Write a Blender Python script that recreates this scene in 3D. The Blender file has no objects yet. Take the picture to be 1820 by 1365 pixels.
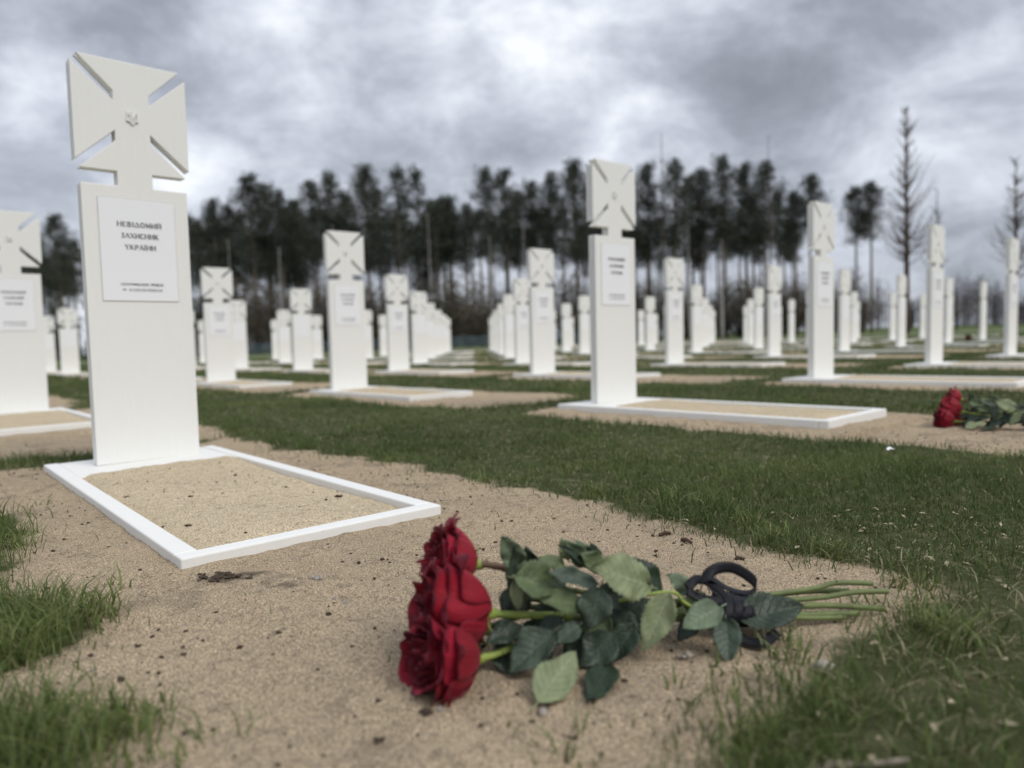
import bpy, math, random
import numpy as np
from mathutils import Vector, Matrix

random.seed(7)
ZEN, SUNE, EXPO = 1.75, 1.25, 0.43
RNG = np.random.default_rng(11)
R = math.radians
SC = bpy.context.scene
COL = SC.collection

# ------------------------------------------------------------------ camera
F, PITCH, ROLL, CAMZ = 1294.87, 0.0603, -0.0345, 0.448
FWD = Vector((0, math.cos(PITCH), -math.sin(PITCH)))
UP0 = Vector((0, math.sin(PITCH), math.cos(PITCH)))
RT0 = Vector((1, 0, 0))
RT = math.cos(ROLL) * RT0 + math.sin(ROLL) * UP0
UPV = -math.sin(ROLL) * RT0 + math.cos(ROLL) * UP0
EYE = Vector((0, 0, CAMZ))
cam = bpy.data.cameras.new('camera')
cam.lens = F / 1820 * 36
cam.sensor_width = 36
cam.clip_start, cam.clip_end = 0.05, 2000
co = bpy.data.objects.new('camera', cam)
M = Matrix((RT, UPV, -FWD)).transposed().to_4x4()
M.translation = EYE
co.matrix_world = M
COL.objects.link(co)
SC.camera = co
cam.dof.use_dof = True
cam.dof.focus_distance = 1.56
cam.dof.aperture_fstop = 2.1


def ray(px, py):
    return (FWD + RT * ((px - 910) / F) - UPV * ((py - 682.5) / F)).normalized()


def at(px, py, z=0.0):
    """Point of the level z that shows at this place of the photograph."""
    d = ray(px, py)
    return EYE + d * ((z - CAMZ) / d.z)


def at_y(px, py, y):
    d = ray(px, py)
    return EYE + d * (y / d.y)


# ------------------------------------------------------------------ helpers
def tag(o, label=None, cat=None, group=None, kind=None):
    if label: o['label'] = label
    if cat: o['category'] = cat
    if group: o['group'] = group
    if kind: o['kind'] = kind
    return o


def empty(name, loc=(0, 0, 0), mat=None):
    o = bpy.data.objects.new(name, None)
    o.empty_display_size = 0.1
    if mat is not None:
        o.matrix_world = mat
    else:
        o.location = loc
    COL.objects.link(o)
    return o


class MB:
    """Collects verts/faces; build() links ONE mesh object."""

    def __init__(s):
        s.v, s.f, s.mi = [], [], []
        s.at = {}

    def add(s, v, f, mi=0, **attrs):
        o = len(s.v)
        s.v += [tuple(p) for p in v]
        s.f += [tuple(i + o for i in q) for q in f]
        s.mi += [mi] * len(f)
        for k, a in attrs.items():
            s.at.setdefault(k, {})
            for i, x in enumerate(a):
                s.at[k][o + i] = x

    def box(s, x0, x1, y0, y1, z0, z1, mi=0):
        v = [(x, y, z) for z in (z0, z1) for y in (y0, y1) for x in (x0, x1)]
        s.add(v, [(0, 2, 3, 1), (4, 5, 7, 6), (0, 1, 5, 4), (2, 6, 7, 3), (0, 4, 6, 2), (1, 3, 7, 5)], mi)

    def tube(s, pts, rad, n=8, mi=0, cap=True):
        pts = [Vector(p) for p in pts]
        if not hasattr(rad, '__len__'): rad = [rad] * len(pts)
        vs, fs = [], []
        up = Vector((0.31, 0.2, 0.93))
        for i, p in enumerate(pts):
            t = (pts[min(i + 1, len(pts) - 1)] - pts[max(i - 1, 0)]).normalized()
            a = t.cross(up)
            if a.length < 1e-4: a = t.cross(Vector((1, 0, 0)))
            a.normalize(); b = t.cross(a)
            for k in range(n):
                w = 2 * math.pi * k / n
                vs.append(p + (a * math.cos(w) + b * math.sin(w)) * rad[i])
        for i in range(len(pts) - 1):
            for k in range(n):
                fs.append((i * n + k, i * n + (k + 1) % n, (i + 1) * n + (k + 1) % n, (i + 1) * n + k))
        if cap:
            fs.append(tuple(range(n - 1, -1, -1)))
            fs.append(tuple(range((len(pts) - 1) * n, len(pts) * n)))
        s.add(vs, fs, mi)

    def grid(s, P, mi=0, **attrs):
        """P[i][j] points"""
        n, m = len(P), len(P[0])
        fs = [(i * m + j, i * m + j + 1, (i + 1) * m + j + 1, (i + 1) * m + j) for i in range(n - 1) for j in range(m - 1)]
        s.add([p for r in P for p in r], fs, mi, **attrs)

    def mesh(s, name, mats, smooth=False):
        me = bpy.data.meshes.new(name)
        me.from_pydata(s.v, [], s.f)
        if not isinstance(mats, (list, tuple)): mats = [mats]
        for m in mats: me.materials.append(m)
        if len(mats) > 1: me.polygons.foreach_set('material_index', s.mi)
        for k, d in s.at.items():
            a = me.attributes.new(k, 'FLOAT', 'POINT')
            a.data.foreach_set('value', [d.get(i, 0.0) for i in range(len(s.v))])
        if smooth: me.polygons.foreach_set('use_smooth', [True] * len(s.f))
        me.update()
        return me

    def build(s, name, mats, parent=None, smooth=False, bevel=0):
        o = bpy.data.objects.new(name, s.mesh(name, mats, smooth))
        COL.objects.link(o)
        if parent: o.parent = parent
        if bevel:
            b = o.modifiers.new('bevel', 'BEVEL'); b.width = bevel; b.segments = 2; b.limit_method = 'ANGLE'; b.angle_limit = R(40)
        return o


def copy_tree(o, parent=None):
    c = o.copy(); COL.objects.link(c); c.parent = parent
    for ch in list(o.children): copy_tree(ch, c)
    return c


def np_mesh(name, V, tris, mats, attrs=None, mi=None, smooth=False):
    """Fast mesh from numpy arrays; tris is (n,k) faces of one size."""
    me = bpy.data.meshes.new(name)
    k = tris.shape[1]
    me.vertices.add(len(V)); me.vertices.foreach_set('co', np.ascontiguousarray(V, dtype=np.float32).ravel())
    me.loops.add(tris.size); me.loops.foreach_set('vertex_index', np.ascontiguousarray(tris, dtype=np.int32).ravel())
    me.polygons.add(len(tris))
    me.polygons.foreach_set('loop_start', np.arange(0, tris.size, k, dtype=np.int32))
    me.polygons.foreach_set('loop_total', np.full(len(tris), k, dtype=np.int32))
    for m in (mats if isinstance(mats, (list, tuple)) else [mats]): me.materials.append(m)
    if mi is not None: me.polygons.foreach_set('material_index', np.asarray(mi, dtype=np.int32))
    if smooth: me.polygons.foreach_set('use_smooth', np.ones(len(tris), dtype=bool))
    for n_, a in (attrs or {}).items():
        at_ = me.attributes.new(n_, 'FLOAT', 'POINT'); at_.data.foreach_set('value', np.asarray(a, dtype=np.float32))
    me.update(calc_edges=True)
    return me


def link(name, me, parent=None):
    o = bpy.data.objects.new(name, me); COL.objects.link(o)
    if parent: o.parent = parent
    return o


def vnoise(x, y, scale, seed=0):
    """value noise 0..1 on numpy arrays"""
    x = np.asarray(x, float) * scale + seed * 17.3; y = np.asarray(y, float) * scale - seed * 9.1
    xi, yi = np.floor(x), np.floor(y); fx, fy = x - xi, y - yi
    fx, fy = fx * fx * (3 - 2 * fx), fy * fy * (3 - 2 * fy)

    def h(a, b):
        v = np.sin(a * 127.1 + b * 311.7 + seed * 74.7) * 43758.5453
        return v - np.floor(v)
    return (h(xi, yi) * (1 - fx) + h(xi + 1, yi) * fx) * (1 - fy) + (h(xi, yi + 1) * (1 - fx) + h(xi + 1, yi + 1) * fx) * fy


def fbm(x, y, scale, seed=0, oct=4):
    s, a, t = 0, 1, 0
    for k in range(oct):
        s = s + a * vnoise(x, y, scale * 2 ** k, seed + k * 3); t += a; a *= .5
    return s / t


# ------------------------------------------------------------------ materials
def mat(name, rough=0.8, spec=0.3):
    m = bpy.data.materials.new(name); m.use_nodes = True
    nt = m.node_tree; b = nt.nodes['Principled BSDF']
    b.inputs['Roughness'].default_value = rough
    b.inputs['Specular IOR Level'].default_value = spec
    return m, nt, b


def N(nt, t, **kw):
    n = nt.nodes.new(t)
    for k, v in kw.items():
        if k.startswith('i_'):
            key = k[2:].replace('_', ' ')
            n.inputs[int(key) if key.isdigit() else key].default_value = v
        else: setattr(n, k, v)
    return n


def noise(nt, scale, detail=4, rough=.6, coord=None, dist=0):
    n = N(nt, 'ShaderNodeTexNoise', i_Scale=scale, i_Detail=detail, i_Roughness=rough, i_Distortion=dist)
    if coord is not None: nt.links.new(coord, n.inputs['Vector'])
    return n.outputs['Fac']


def ramp(nt, fac, stops):
    n = N(nt, 'ShaderNodeValToRGB')
    el = n.color_ramp.elements
    while len(el) < len(stops): el.new(0.5)
    for e, (p, c) in zip(el, stops):
        e.position = p; e.color = (*c, 1) if len(c) == 3 else c
    nt.links.new(fac, n.inputs['Fac'])
    return n.outputs['Color']


def math_(nt, op, a, b=None, c=None, clamp=False):
    n = N(nt, 'ShaderNodeMath', operation=op, use_clamp=clamp)
    for i, x in enumerate((a, b, c)):
        if x is None: continue
        if isinstance(x, (int, float)): n.inputs[i].default_value = x
        else: nt.links.new(x, n.inputs[i])
    return n.outputs[0]


def mix(nt, fac, a, b, mode='MIX'):
    n = N(nt, 'ShaderNodeMix', data_type='RGBA', blend_type=mode)
    for i, x in ((0, fac), (6, a), (7, b)):
        if isinstance(x, (int, float)): n.inputs[i].default_value = x
        elif isinstance(x, tuple): n.inputs[i].default_value = (*x, 1)
        else: nt.links.new(x, n.inputs[i])
    return n.outputs[2]


def bump(nt, b, h, strength=.3, dist=.01):
    n = N(nt, 'ShaderNodeBump', i_Strength=strength, i_Distance=dist)
    nt.links.new(h, n.inputs['Height']); nt.links.new(n.outputs[0], b.inputs['Normal'])


def attr(nt, name):
    return N(nt, 'ShaderNodeAttribute', attribute_name=name).outputs['Fac']


def objco(nt, which='Object', scale=None):
    c = N(nt, 'ShaderNodeTexCoord').outputs[which]
    if scale:
        mp = N(nt, 'ShaderNodeMapping'); mp.inputs['Scale'].default_value = scale
        nt.links.new(c, mp.inputs['Vector']); c = mp.outputs[0]
    return c


def white_paint(name, base, grain=(9, 9, .6), dirt=.0):
    m, nt, b = mat(name, .55, .35)
    g = noise(nt, 12, 6, .65, objco(nt, scale=grain))
    fine = noise(nt, 60, 3, .6, objco(nt, scale=grain))
    c = ramp(nt, g, [(.3, tuple(x * .97 for x in base)), (.65, base)])
    sp = noise(nt, 55, 3, .7, objco(nt))
    c2 = ramp(nt, sp, [(.70, (1, 1, 1)), (.76, (.62, .55, .45))])
    if dirt: c = mix(nt, dirt, c, c2, 'MULTIPLY')
    nt.links.new(c, b.inputs['Base Color'])
    bump(nt, b, math_(nt, 'ADD', g, math_(nt, 'MULTIPLY', fine, .4)), .14, .004)
    return m


M_CROSS = white_paint('cross_paint', (.81, .805, .765))
M_KERB = white_paint('kerb_paint', (.79, .785, .745), grain=(4, 4, 4), dirt=.8)
M_PLATE, nt, b = mat('plate_white', .4, .4); b.inputs['Base Color'].default_value = (.84, .845, .85, 1)
M_PLATE_SHADOW, nt, b = mat('plate_shadow_grey', .8, .2); b.inputs['Base Color'].default_value = (.48, .48, .47, 1)  # grey that stands in for the shadow round the nameplate's edge
M_INK, nt, b = mat('ink', .7, .2); b.inputs['Base Color'].default_value = (.05, .05, .06, 1)


def sand_nodes(nt, b, warm, cool, dark):
    co_ = objco(nt)
    big = noise(nt, 2.2, 5, .65, co_)
    mid = noise(nt, 38, 6, .72, co_)
    fine = noise(nt, 420, 2, .6, co_)
    grain = N(nt, 'ShaderNodeTexVoronoi', i_Scale=520.0); nt.links.new(co_, grain.inputs['Vector'])
    c = ramp(nt, big, [(.32, cool), (.62, warm)])
    c = mix(nt, ramp(nt, mid, [(.33, (.8,) * 3), (.47, (0,) * 3)]), c, dark)
    sp = ramp(nt, fine, [(.36, (.20, .185, .17)), (.47, (.92, .92, .92)), (.66, (1.75, 1.70, 1.6))])
    c = mix(nt, .9, c, sp, 'MULTIPLY')
    gr = N(nt, 'ShaderNodeSeparateColor'); nt.links.new(grain.outputs['Color'], gr.inputs[0])
    c = mix(nt, .6, c, ramp(nt, gr.outputs[0], [(0.0, (.45, .42, .4)), (.25, (.95, .95, .95)), (.9, (1.2, 1.2, 1.2))]), 'MULTIPLY')
    spk = noise(nt, 190, 3, .65, co_)
    c = mix(nt, ramp(nt, spk, [(.655, (0,) * 3), (.70, (.85,) * 3)]), c, (.06, .045, .032))
    spk2 = noise(nt, 75, 4, .7, co_)
    c = mix(nt, ramp(nt, spk2, [(.63, (0,) * 3), (.70, (.7,) * 3)]), c, (.11, .085, .06))
    peb = noise(nt, 210, 3, .65, co_)
    h = math_(nt, 'ADD', math_(nt, 'ADD', math_(nt, 'MULTIPLY', mid, .30), math_(nt, 'MULTIPLY', peb, .7)), math_(nt, 'MULTIPLY', fine, .5))
    return c, h


M_SAND, nt, b = mat('grave_sand', .95, .15)
c, h = sand_nodes(nt, b, (.54, .45, .315), (.48, .40, .28), (.30, .245, .17))
nt.links.new(c, b.inputs['Base Color']); bump(nt, b, h, .5, .008)

M_GROUND, nt, b = mat('ground', .95, .12)
c, h = sand_nodes(nt, b, (.515, .412, .285), (.435, .348, .244), (.26, .207, .147))
co_ = objco(nt)
turf = ramp(nt, noise(nt, 14, 6, .7, co_), [(.3, (.05, .062, .024)), (.54, (.088, .098, .042)), (.74, (.26, .215, .14))])
turf_far = ramp(nt, noise(nt, 1.1, 6, .75, co_), [(.3, (.052, .082, .024)), (.5, (.082, .116, .036)), (.72, (.14, .15, .066))])
sx = N(nt, 'ShaderNodeSeparateXYZ'); nt.links.new(co_, sx.inputs[0])
farf = N(nt, 'ShaderNodeMapRange', clamp=True); nt.links.new(sx.outputs[1], farf.inputs[0]); farf.inputs[1].default_value = 9; farf.inputs[2].default_value = 20
turf = mix(nt, farf.outputs[0], turf, turf_far)
soil = attr(nt, 'soil')
c = mix(nt, soil, c, (.10, .078, .058))
nz = noise(nt, 70, 3, .7, co_)
sm = math_(nt, 'ADD', attr(nt, 'sand'), math_(nt, 'MULTIPLY', math_(nt, 'SUBTRACT', nz, .5), .5))
fac = ramp(nt, sm, [(.05, (0, 0, 0)), (.36, (1, 1, 1))])
c = mix(nt, fac, turf, c)
nt.links.new(c, b.inputs['Base Color']); bump(nt, b, h, .8, .012)


def grass_mat():
    m, nt, b = mat('grass_blade', .55, .25)
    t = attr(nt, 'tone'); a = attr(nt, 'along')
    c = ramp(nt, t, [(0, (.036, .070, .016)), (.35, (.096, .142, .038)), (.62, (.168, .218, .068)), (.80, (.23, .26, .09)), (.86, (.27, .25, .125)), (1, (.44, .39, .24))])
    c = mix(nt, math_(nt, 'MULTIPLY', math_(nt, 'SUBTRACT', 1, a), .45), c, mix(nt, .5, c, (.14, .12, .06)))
    nt.links.new(c, b.inputs['Base Color'])
    tr = N(nt, 'ShaderNodeBsdfTranslucent'); nt.links.new(c, tr.inputs[0])
    ms = N(nt, 'ShaderNodeMixShader'); ms.inputs[0].default_value = .3
    nt.links.new(b.outputs[0], ms.inputs[1]); nt.links.new(tr.outputs[0], ms.inputs[2])
    nt.links.new(ms.outputs[0], nt.nodes['Material Output'].inputs[0])
    return m


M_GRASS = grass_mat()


def leaf_mat(name, col, vein, rough, trans=.18):
    m, nt, b = mat(name, rough, .4)
    ac, al = attr(nt, 'across'), attr(nt, 'along')
    aa = math_(nt, 'ABSOLUTE', ac)
    rib = math_(nt, 'SUBTRACT', 1, math_(nt, 'MULTIPLY', aa, 14), clamp=True)
    ph = math_(nt, 'SUBTRACT', math_(nt, 'MULTIPLY', al, 8), math_(nt, 'MULTIPLY', aa, 1.9))
    fr = math_(nt, 'ABSOLUTE', math_(nt, 'SUBTRACT', math_(nt, 'FRACT', ph), .5))
    side = math_(nt, 'SUBTRACT', 1, math_(nt, 'MULTIPLY', fr, 16), clamp=True)
    v = math_(nt, 'MAXIMUM', rib, math_(nt, 'MULTIPLY', side, .35))
    mott = noise(nt, 45, 4, .6, objco(nt))
    c = ramp(nt, mott, [(.3, tuple(x * .72 for x in col)), (.7, tuple(x * 1.2 for x in col))])
    c = mix(nt, math_(nt, 'MULTIPLY', v, .65), c, vein)
    nt.links.new(c, b.inputs['Base Color'])
    crk = noise(nt, 150, 3, .6, objco(nt))
    bump(nt, b, math_(nt, 'ADD', math_(nt, 'MULTIPLY', side, -.8), math_(nt, 'ADD', mott, crk)), .6, .003)
    tr = N(nt, 'ShaderNodeBsdfTranslucent'); nt.links.new(c, tr.inputs[0])
    ms = N(nt, 'ShaderNodeMixShader'); ms.inputs[0].default_value = trans
    nt.links.new(b.outputs[0], ms.inputs[1]); nt.links.new(tr.outputs[0], ms.inputs[2])
    nt.links.new(ms.outputs[0], nt.nodes['Material Output'].inputs[0])
    return m


LEAF = {
    'pale': leaf_mat('leaf_underside', (.245, .285, .15), (.36, .40, .22), .6),
    'mint': leaf_mat('leaf_greyed', (.17, .225, .135), (.27, .32, .2), .6),
    'olive': leaf_mat('leaf_olive', (.125, .165, .075), (.2, .24, .11), .5),
    'grey': leaf_mat('leaf_glaucous', (.068, .098, .066), (.15, .18, .12), .45),
    'dark': leaf_mat('leaf_upper', (.026, .044, .024), (.05, .07, .035), .42, .08),
}


def petal_mat():
    m, nt, b = mat('rose_petal', .6, .25)
    v = attr(nt, 'along'); t = attr(nt, 'tone'); u = attr(nt, 'across')
    c = ramp(nt, t, [(0, (.12, .0015, .006)), (.5, (.25, .004, .014)), (1, (.36, .011, .036))])
    nz = noise(nt, 38, 5, .65, objco(nt))
    ed = math_(nt, 'ADD', math_(nt, 'MAXIMUM', v, math_(nt, 'MULTIPLY', math_(nt, 'ABSOLUTE', u), .93)), math_(nt, 'MULTIPLY', math_(nt, 'SUBTRACT', nz, .5), .25))
    c = mix(nt, ramp(nt, ed, [(.84, (0, 0, 0)), (1.04, (.8,) * 3)]), c, (.045, .002, .008))
    cxy = N(nt, 'ShaderNodeCombineXYZ'); nt.links.new(math_(nt, 'MULTIPLY', u, 16), cxy.inputs[0]); nt.links.new(math_(nt, 'MULTIPLY', v, 2.2), cxy.inputs[1]); nt.links.new(math_(nt, 'MULTIPLY', t, 37), cxy.inputs[2])
    wv = noise(nt, 1.0, 4, .6, cxy.outputs[0])
    c = mix(nt, .8, c, ramp(nt, wv, [(.3, (.62,) * 3), (.7, (1.22,) * 3)]), 'MULTIPLY')
    nt.links.new(c, b.inputs['Base Color'])
    b.inputs['Sheen Weight'].default_value = .12
    b.inputs['Sheen Tint'].default_value = (1, .35, .45, 1)
    bump(nt, b, math_(nt, 'ADD', wv, math_(nt, 'MULTIPLY', nz, .6)), .45, .004)
    return m


M_PETAL = petal_mat()


def flat(name, col, rough=.7, spec=.3, var=.25, sc=30, bm=.2, bd=.004):
    m, nt, b = mat(name, rough, spec)
    nz = noise(nt, sc, 5, .65, objco(nt))
    nt.links.new(ramp(nt, nz, [(.3, tuple(x * (1 - var) for x in col)), (.7, tuple(min(1, x * (1 + var)) for x in col))]), b.inputs['Base Color'])
    bump(nt, b, nz, bm, bd)
    return m


M_STEM_LIME = flat('stem_lime', (.27, .34, .075), .5)
M_STEM = flat('stem_green', (.135, .165, .06), .55)
M_STEM_BROWN = flat('stem_brown', (.13, .08, .05), .6)
M_CUT = flat('stem_cut', (.5, .45, .3), .8)
M_RIBBON = flat('ribbon_black', (.006, .006, .009), .55, .25, .3, 160, .3, .001)
M_SOIL = flat('dark_soil', (.068, .050, .036), .95, .1, .4, 200, .6, .003)
M_STONE = flat('grey_stone', (.27, .25, .23), .8, .3, .3, 90)
M_STONE_PALE = flat('pale_stone', (.30, .265, .22), .8, .3, .3, 90)
M_STRAW = flat('dry_straw', (.34, .29, .19), .9, .2, .5, 40)
M_DRYTWIG = flat('dry_twig', (.22, .19, .15), .9, .2, .5, 90)
M_TWIG = flat('twig_bark', (.075, .05, .035), .9, .2, .35, 120)
M_BARK = flat('pine_bark', (.16, .13, .105), .95, .1, .4, 3)
M_NEEDLE = flat('pine_needles', (.060, .070, .050), .8, .15, .45, .9)
M_NEEDLE_B = flat('pine_needles_greyed', (.062, .075, .055), .8, .15, .45, .9)
M_BARETWIG = flat('bare_twigs', (.13, .105, .085), .9, .1, .35, 1.5)
M_GREYTRUNK = flat('grey_trunk', (.30, .285, .27), .9, .1, .25, 2)
M_BUSH = flat('bare_bush', (.125, .108, .084), .9, .1, .4, 1.2)
M_BUSH_G = flat('evergreen_bush', (.045, .05, .028), .9, .1, .4, 1.2)
M_FENCE = flat('fence_blue_grey', (.075, .10, .115), .7, .3, .2, 2)
M_WOOD = flat('far_wood', (.10, .09, .095), .95, .1, .3, .3)

# ------------------------------------------------------------------ lattice of graves
YAW = 0.712
SU, SV = 2.661, 3.4083
EV = np.array([math.cos(YAW), math.sin(YAW)])      # along a grave's width
NV = np.array([math.sin(YAW), -math.cos(YAW)])     # the way the crosses face
ORG = np.array([-1.3667, 2.7805])
L_SPOT = at(36, 732, .035)
CW, CH, CT = 0.37, 1.5, 0.055                      # cross width, height, thickness
KZ = 0.035                                         # top of the kerbs
KW, KL, KR, KP = 0.631, 1.738, 0.047, 0.428        # kerb width, length, rail, base plate
CX, CY = 0.326, 0.216                              # cross centre and front face from the kerb's back corner
FIX = {(0, 1): (L_SPOT.x, L_SPOT.y), (1, 2): (-3.86, 9.70), (2, 4): (-6.03, 16.2), (1, 1): (-1.56, 7.03), (1, 0): (.67, 4.63), (1, 5): (-10.22, 16.91),
       (1, 6): (-12.62, 19.89), (2, 2): (-1.77, 11.55), (3, 3): (-1.92, 15.47), (2, 1): (.40, 8.89), (3, 2): (.24, 13.09),
       (3, 1): (2.38, 10.52), (2, 0): (2.73, 6.36), (4, 1): (4.45, 12.27), (3, 0): (4.68, 8.01), (4, 0): (6.56, 9.53),
       (8, 1): (12.30, 18.96), (2, 3): (-3.88, 13.63), (6, 4): (1.78, 22.97), (5, 3): (1.95, 19.06), (6, 3): (3.98, 20.69),
       (5, 2): (4.21, 16.42), (9, 3): (9.96, 25.81), (5, 1): (6.23, 13.58), (9, 2): (12.34, 23.52), (6, 1): (8.32, 15.50), (7, 1): (10.30, 17.12)}


def spot(i, j):
    if (i, j) in FIX: return np.array(FIX[(i, j)])
    return ORG + EV * SU * i - NV * SV * j


# ------------------------------------------------------------------ ground: height and sand mask
def poly(pxs, z=0.0):
    return np.array([at(x, y, z)[:2] for x, y in pxs])


def sdf(px, py, P):
    """signed distance to polygon, positive inside"""
    d = np.full(px.shape, 1e9); ins = np.zeros(px.shape, bool)
    n = len(P)
    for k in range(n):
        a, c_ = P[k], P[(k + 1) % n]
        e = c_ - a; wx, wy = px - a[0], py - a[1]
        t = np.clip((wx * e[0] + wy * e[1]) / (e @ e), 0, 1)
        d = np.minimum(d, (wx - t * e[0]) ** 2 + (wy - t * e[1]) ** 2)
        cond = ((a[1] <= py) & (c_[1] > py)) | ((c_[1] <= py) & (a[1] > py))
        with np.errstate(divide='ignore', invalid='ignore'):
            xs = a[0] + (py - a[1]) / (c_[1] - a[1] if c_[1] != a[1] else 1e-9) * e[0]
        ins ^= cond & (px < xs)
    d = np.sqrt(d)
    return np.where(ins, d, -d)


SANDP = poly([(-420, 850), (60, 832), (180, 838), (395, 780), (480, 793), (600, 815), (760, 845), (900, 872), (1040, 893), (1190, 935), (1350, 985),
              (1560, 1022), (1625, 1045), (1590, 1078), (1440, 1120), (1340, 1185), (1260, 1260), (1215, 1330), (1190, 1420), (1100, 1700), (-900, 1700), (-900, 1000)])
CLUMPS = [poly(q) for q in (
    [(-160, 905), (8, 915), (38, 955), (32, 995), (60, 1012), (20, 1030), (-160, 1035)],
    [(-160, 1050), (70, 1045), (150, 1075), (185, 1120), (150, 1160), (60, 1200), (-30, 1230), (-200, 1240)],
    [(-200, 1265), (60, 1255), (190, 1275), (235, 1320), (225, 1400), (150, 1480), (-300, 1500)])]
SMEAR = [(at(395, 1042), .05, .022), (at(450, 1030), .03, .012), (at(510, 1052), .03, .012), (at(1230, 1160), .02, .012)]


def sand_dist(x, y):
    """metres inside the bare sand (positive) or the turf (negative)"""
    rx, ry = x - ORG[0], y - ORG[1]
    a = rx * EV[0] + ry * EV[1]; b_ = rx * NV[0] + ry * NV[1]
    best = np.full(x.shape, -1e3)
    i = np.round(a / SU); 
    for dj in (-1, 0, 1):
        j = np.round(-b_ / SV) + dj
        la = np.abs(a - i * SU) - .58
        lb = b_ + j * SV
        lb = np.maximum(-.36 - lb, lb - (1.52 + 1.10))
        # rounded box
        q = np.hypot(np.maximum(la + .2, 0), np.maximum(lb + .2, 0)) + np.minimum(np.maximum(la + .2, lb + .2), 0) - .2
        ok = (i >= 0) & (i <= 11) & (j >= 0) & (j <= 7) & ~((i == 0) & (j == 0))
        best = np.where(ok, np.maximum(best, -q), best)
    near = sdf(x, y, SANDP)
    for c_ in CLUMPS: near = np.minimum(near, -sdf(x, y, c_))
    best = np.maximum(best, near)
    best = np.maximum(best, -1.0)
    wob = (fbm(x, y, 2.2, 3) - .5) * .34 + (fbm(x, y, 11, 5) - .5) * .12
    return best + wob * np.clip(np.hypot(x, y) / 3, .35, 1)


def height(x, y, sd=None):
    z = (fbm(x, y, 1.4, 8, 3) - .5) * .018 + (fbm(x, y, 9, 2, 3) - .5) * .016
    d = np.hypot(x + .95, y - 2.0)
    z = z + .016 * np.clip(1 - d / 1.6, 0, 1)                  # sand banked round the nearest grave
    z = z + np.where(np.hypot(x, y) < 5, (fbm(x, y, 45, 4, 3) - .5) * .010, 0)
    for p in (KB_A,):
        # keep the sheet under the sand that fills the nearest kerb
        rx, ry = x - p[0], y - p[1]
        u, w = rx * EA[0] + ry * EA[1], rx * NA[0] + ry * NA[1]
        ins = (u > .03) & (u < KW - .03) & (w > .03) & (w < KL - .03)
        ou = np.maximum(np.maximum(-u, u - KW), 0); ow = np.maximum(np.maximum(-w, w - KL), 0); od = np.hypot(ou, ow)
        cl_ = .85 * np.exp(-(od / .05) ** 2) * (od > 0)
        z = z * (1 - cl_) + cl_ * (.013 + .004 * (fbm(x, y, 3, 66, 2) - .5))
        z = z + np.where(od > 0, .003 * np.exp(-od / .035) * np.clip((fbm(x, y, 26, 61, 5) - .3) * 1.8, 0, 1), 0)     # sand drifted against the rails
        z = np.where(ins, np.minimum(z, -.012), z)
    # other kerbs
    rx, ry = x - ORG[0], y - ORG[1]
    a = rx * EV[0] + ry * EV[1]; b_ = rx * NV[0] + ry * NV[1]
    i = np.round(a / SU); j = np.ceil(-(b_ - 1.6) / SV - 1e-9)
    la = np.abs(a - i * SU); lb = b_ + j * SV
    ins = (la < .45) & (lb > -.4) & (lb < 1.7) & ~((i == 0) & (j == 0))
    z = np.where(ins, np.minimum(z, -.022), z)
    return z


YA = 0.7025
EA = np.array([math.cos(YA), math.sin(YA)]); NA = np.array([math.sin(YA), -math.cos(YA)])
KB_A = np.array([-1.7958, 2.7573])


def axis(parts):
    out = []
    for a, b_, st in parts: out += list(np.arange(a, b_ - 1e-6, st))
    return np.array(out)


def grow(a, b_, n, first):
    t = np.linspace(0, 1, n); k = 3.2
    return a + (b_ - a) * (np.exp(k * t) - 1) / (math.exp(k) - 1)


xs = np.concatenate([grow(-15, -420, 34, 1)[::-1][:-1], axis([(-15, -5, .08), (-5, -2.3, .04), (-2.3, 2.4, .0125), (2.4, 5, .04), (5, 18, .08)]), grow(18, 420, 34, 1)])
ys = np.concatenate([grow(.3, -60, 20, 1)[::-1][:-1], axis([(.3, .6, .03), (.6, 3.6, .0125), (3.6, 8, .035), (8, 30, .09)]), grow(30, 600, 44, 1)])
X, Y = np.meshgrid(xs, ys)
SDG = sand_dist(X.ravel(), Y.ravel()).reshape(X.shape)
Z = height(X.ravel(), Y.ravel()).reshape(X.shape)
soil = np.zeros(X.shape)
for p, ra, rb in SMEAR:
    dd = ((X - p.x) / ra) ** 2 + ((Y - p.y) / (rb * 1.6)) ** 2
    g = np.clip(1.15 - dd + (fbm(X, Y, 60, 9) - .5) * 3.2, 0, 1)
    soil = np.maximum(soil, g * .8)
soil = np.maximum(soil, np.clip((fbm(X, Y, 9, 21, 6) - .68) * 5, 0, .3))
nx, ny = len(xs), len(ys)
idx = np.arange(nx * ny).reshape(ny, nx)
quads = np.stack([idx[:-1, :-1], idx[:-1, 1:], idx[1:, 1:], idx[1:, :-1]], -1).reshape(-1, 4)
me = np_mesh('ground', np.stack([X, Y, Z], -1).reshape(-1, 3), quads, M_GROUND,
             {'sand': np.clip(.5 + SDG.ravel() / .10, 0, 1), 'soil': soil.ravel()}, smooth=True)
ground = link('ground', me); tag(ground, kind='structure')


def gz(x, y):
    return float(height(np.array([x], float), np.array([y], float))[0])


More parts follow.
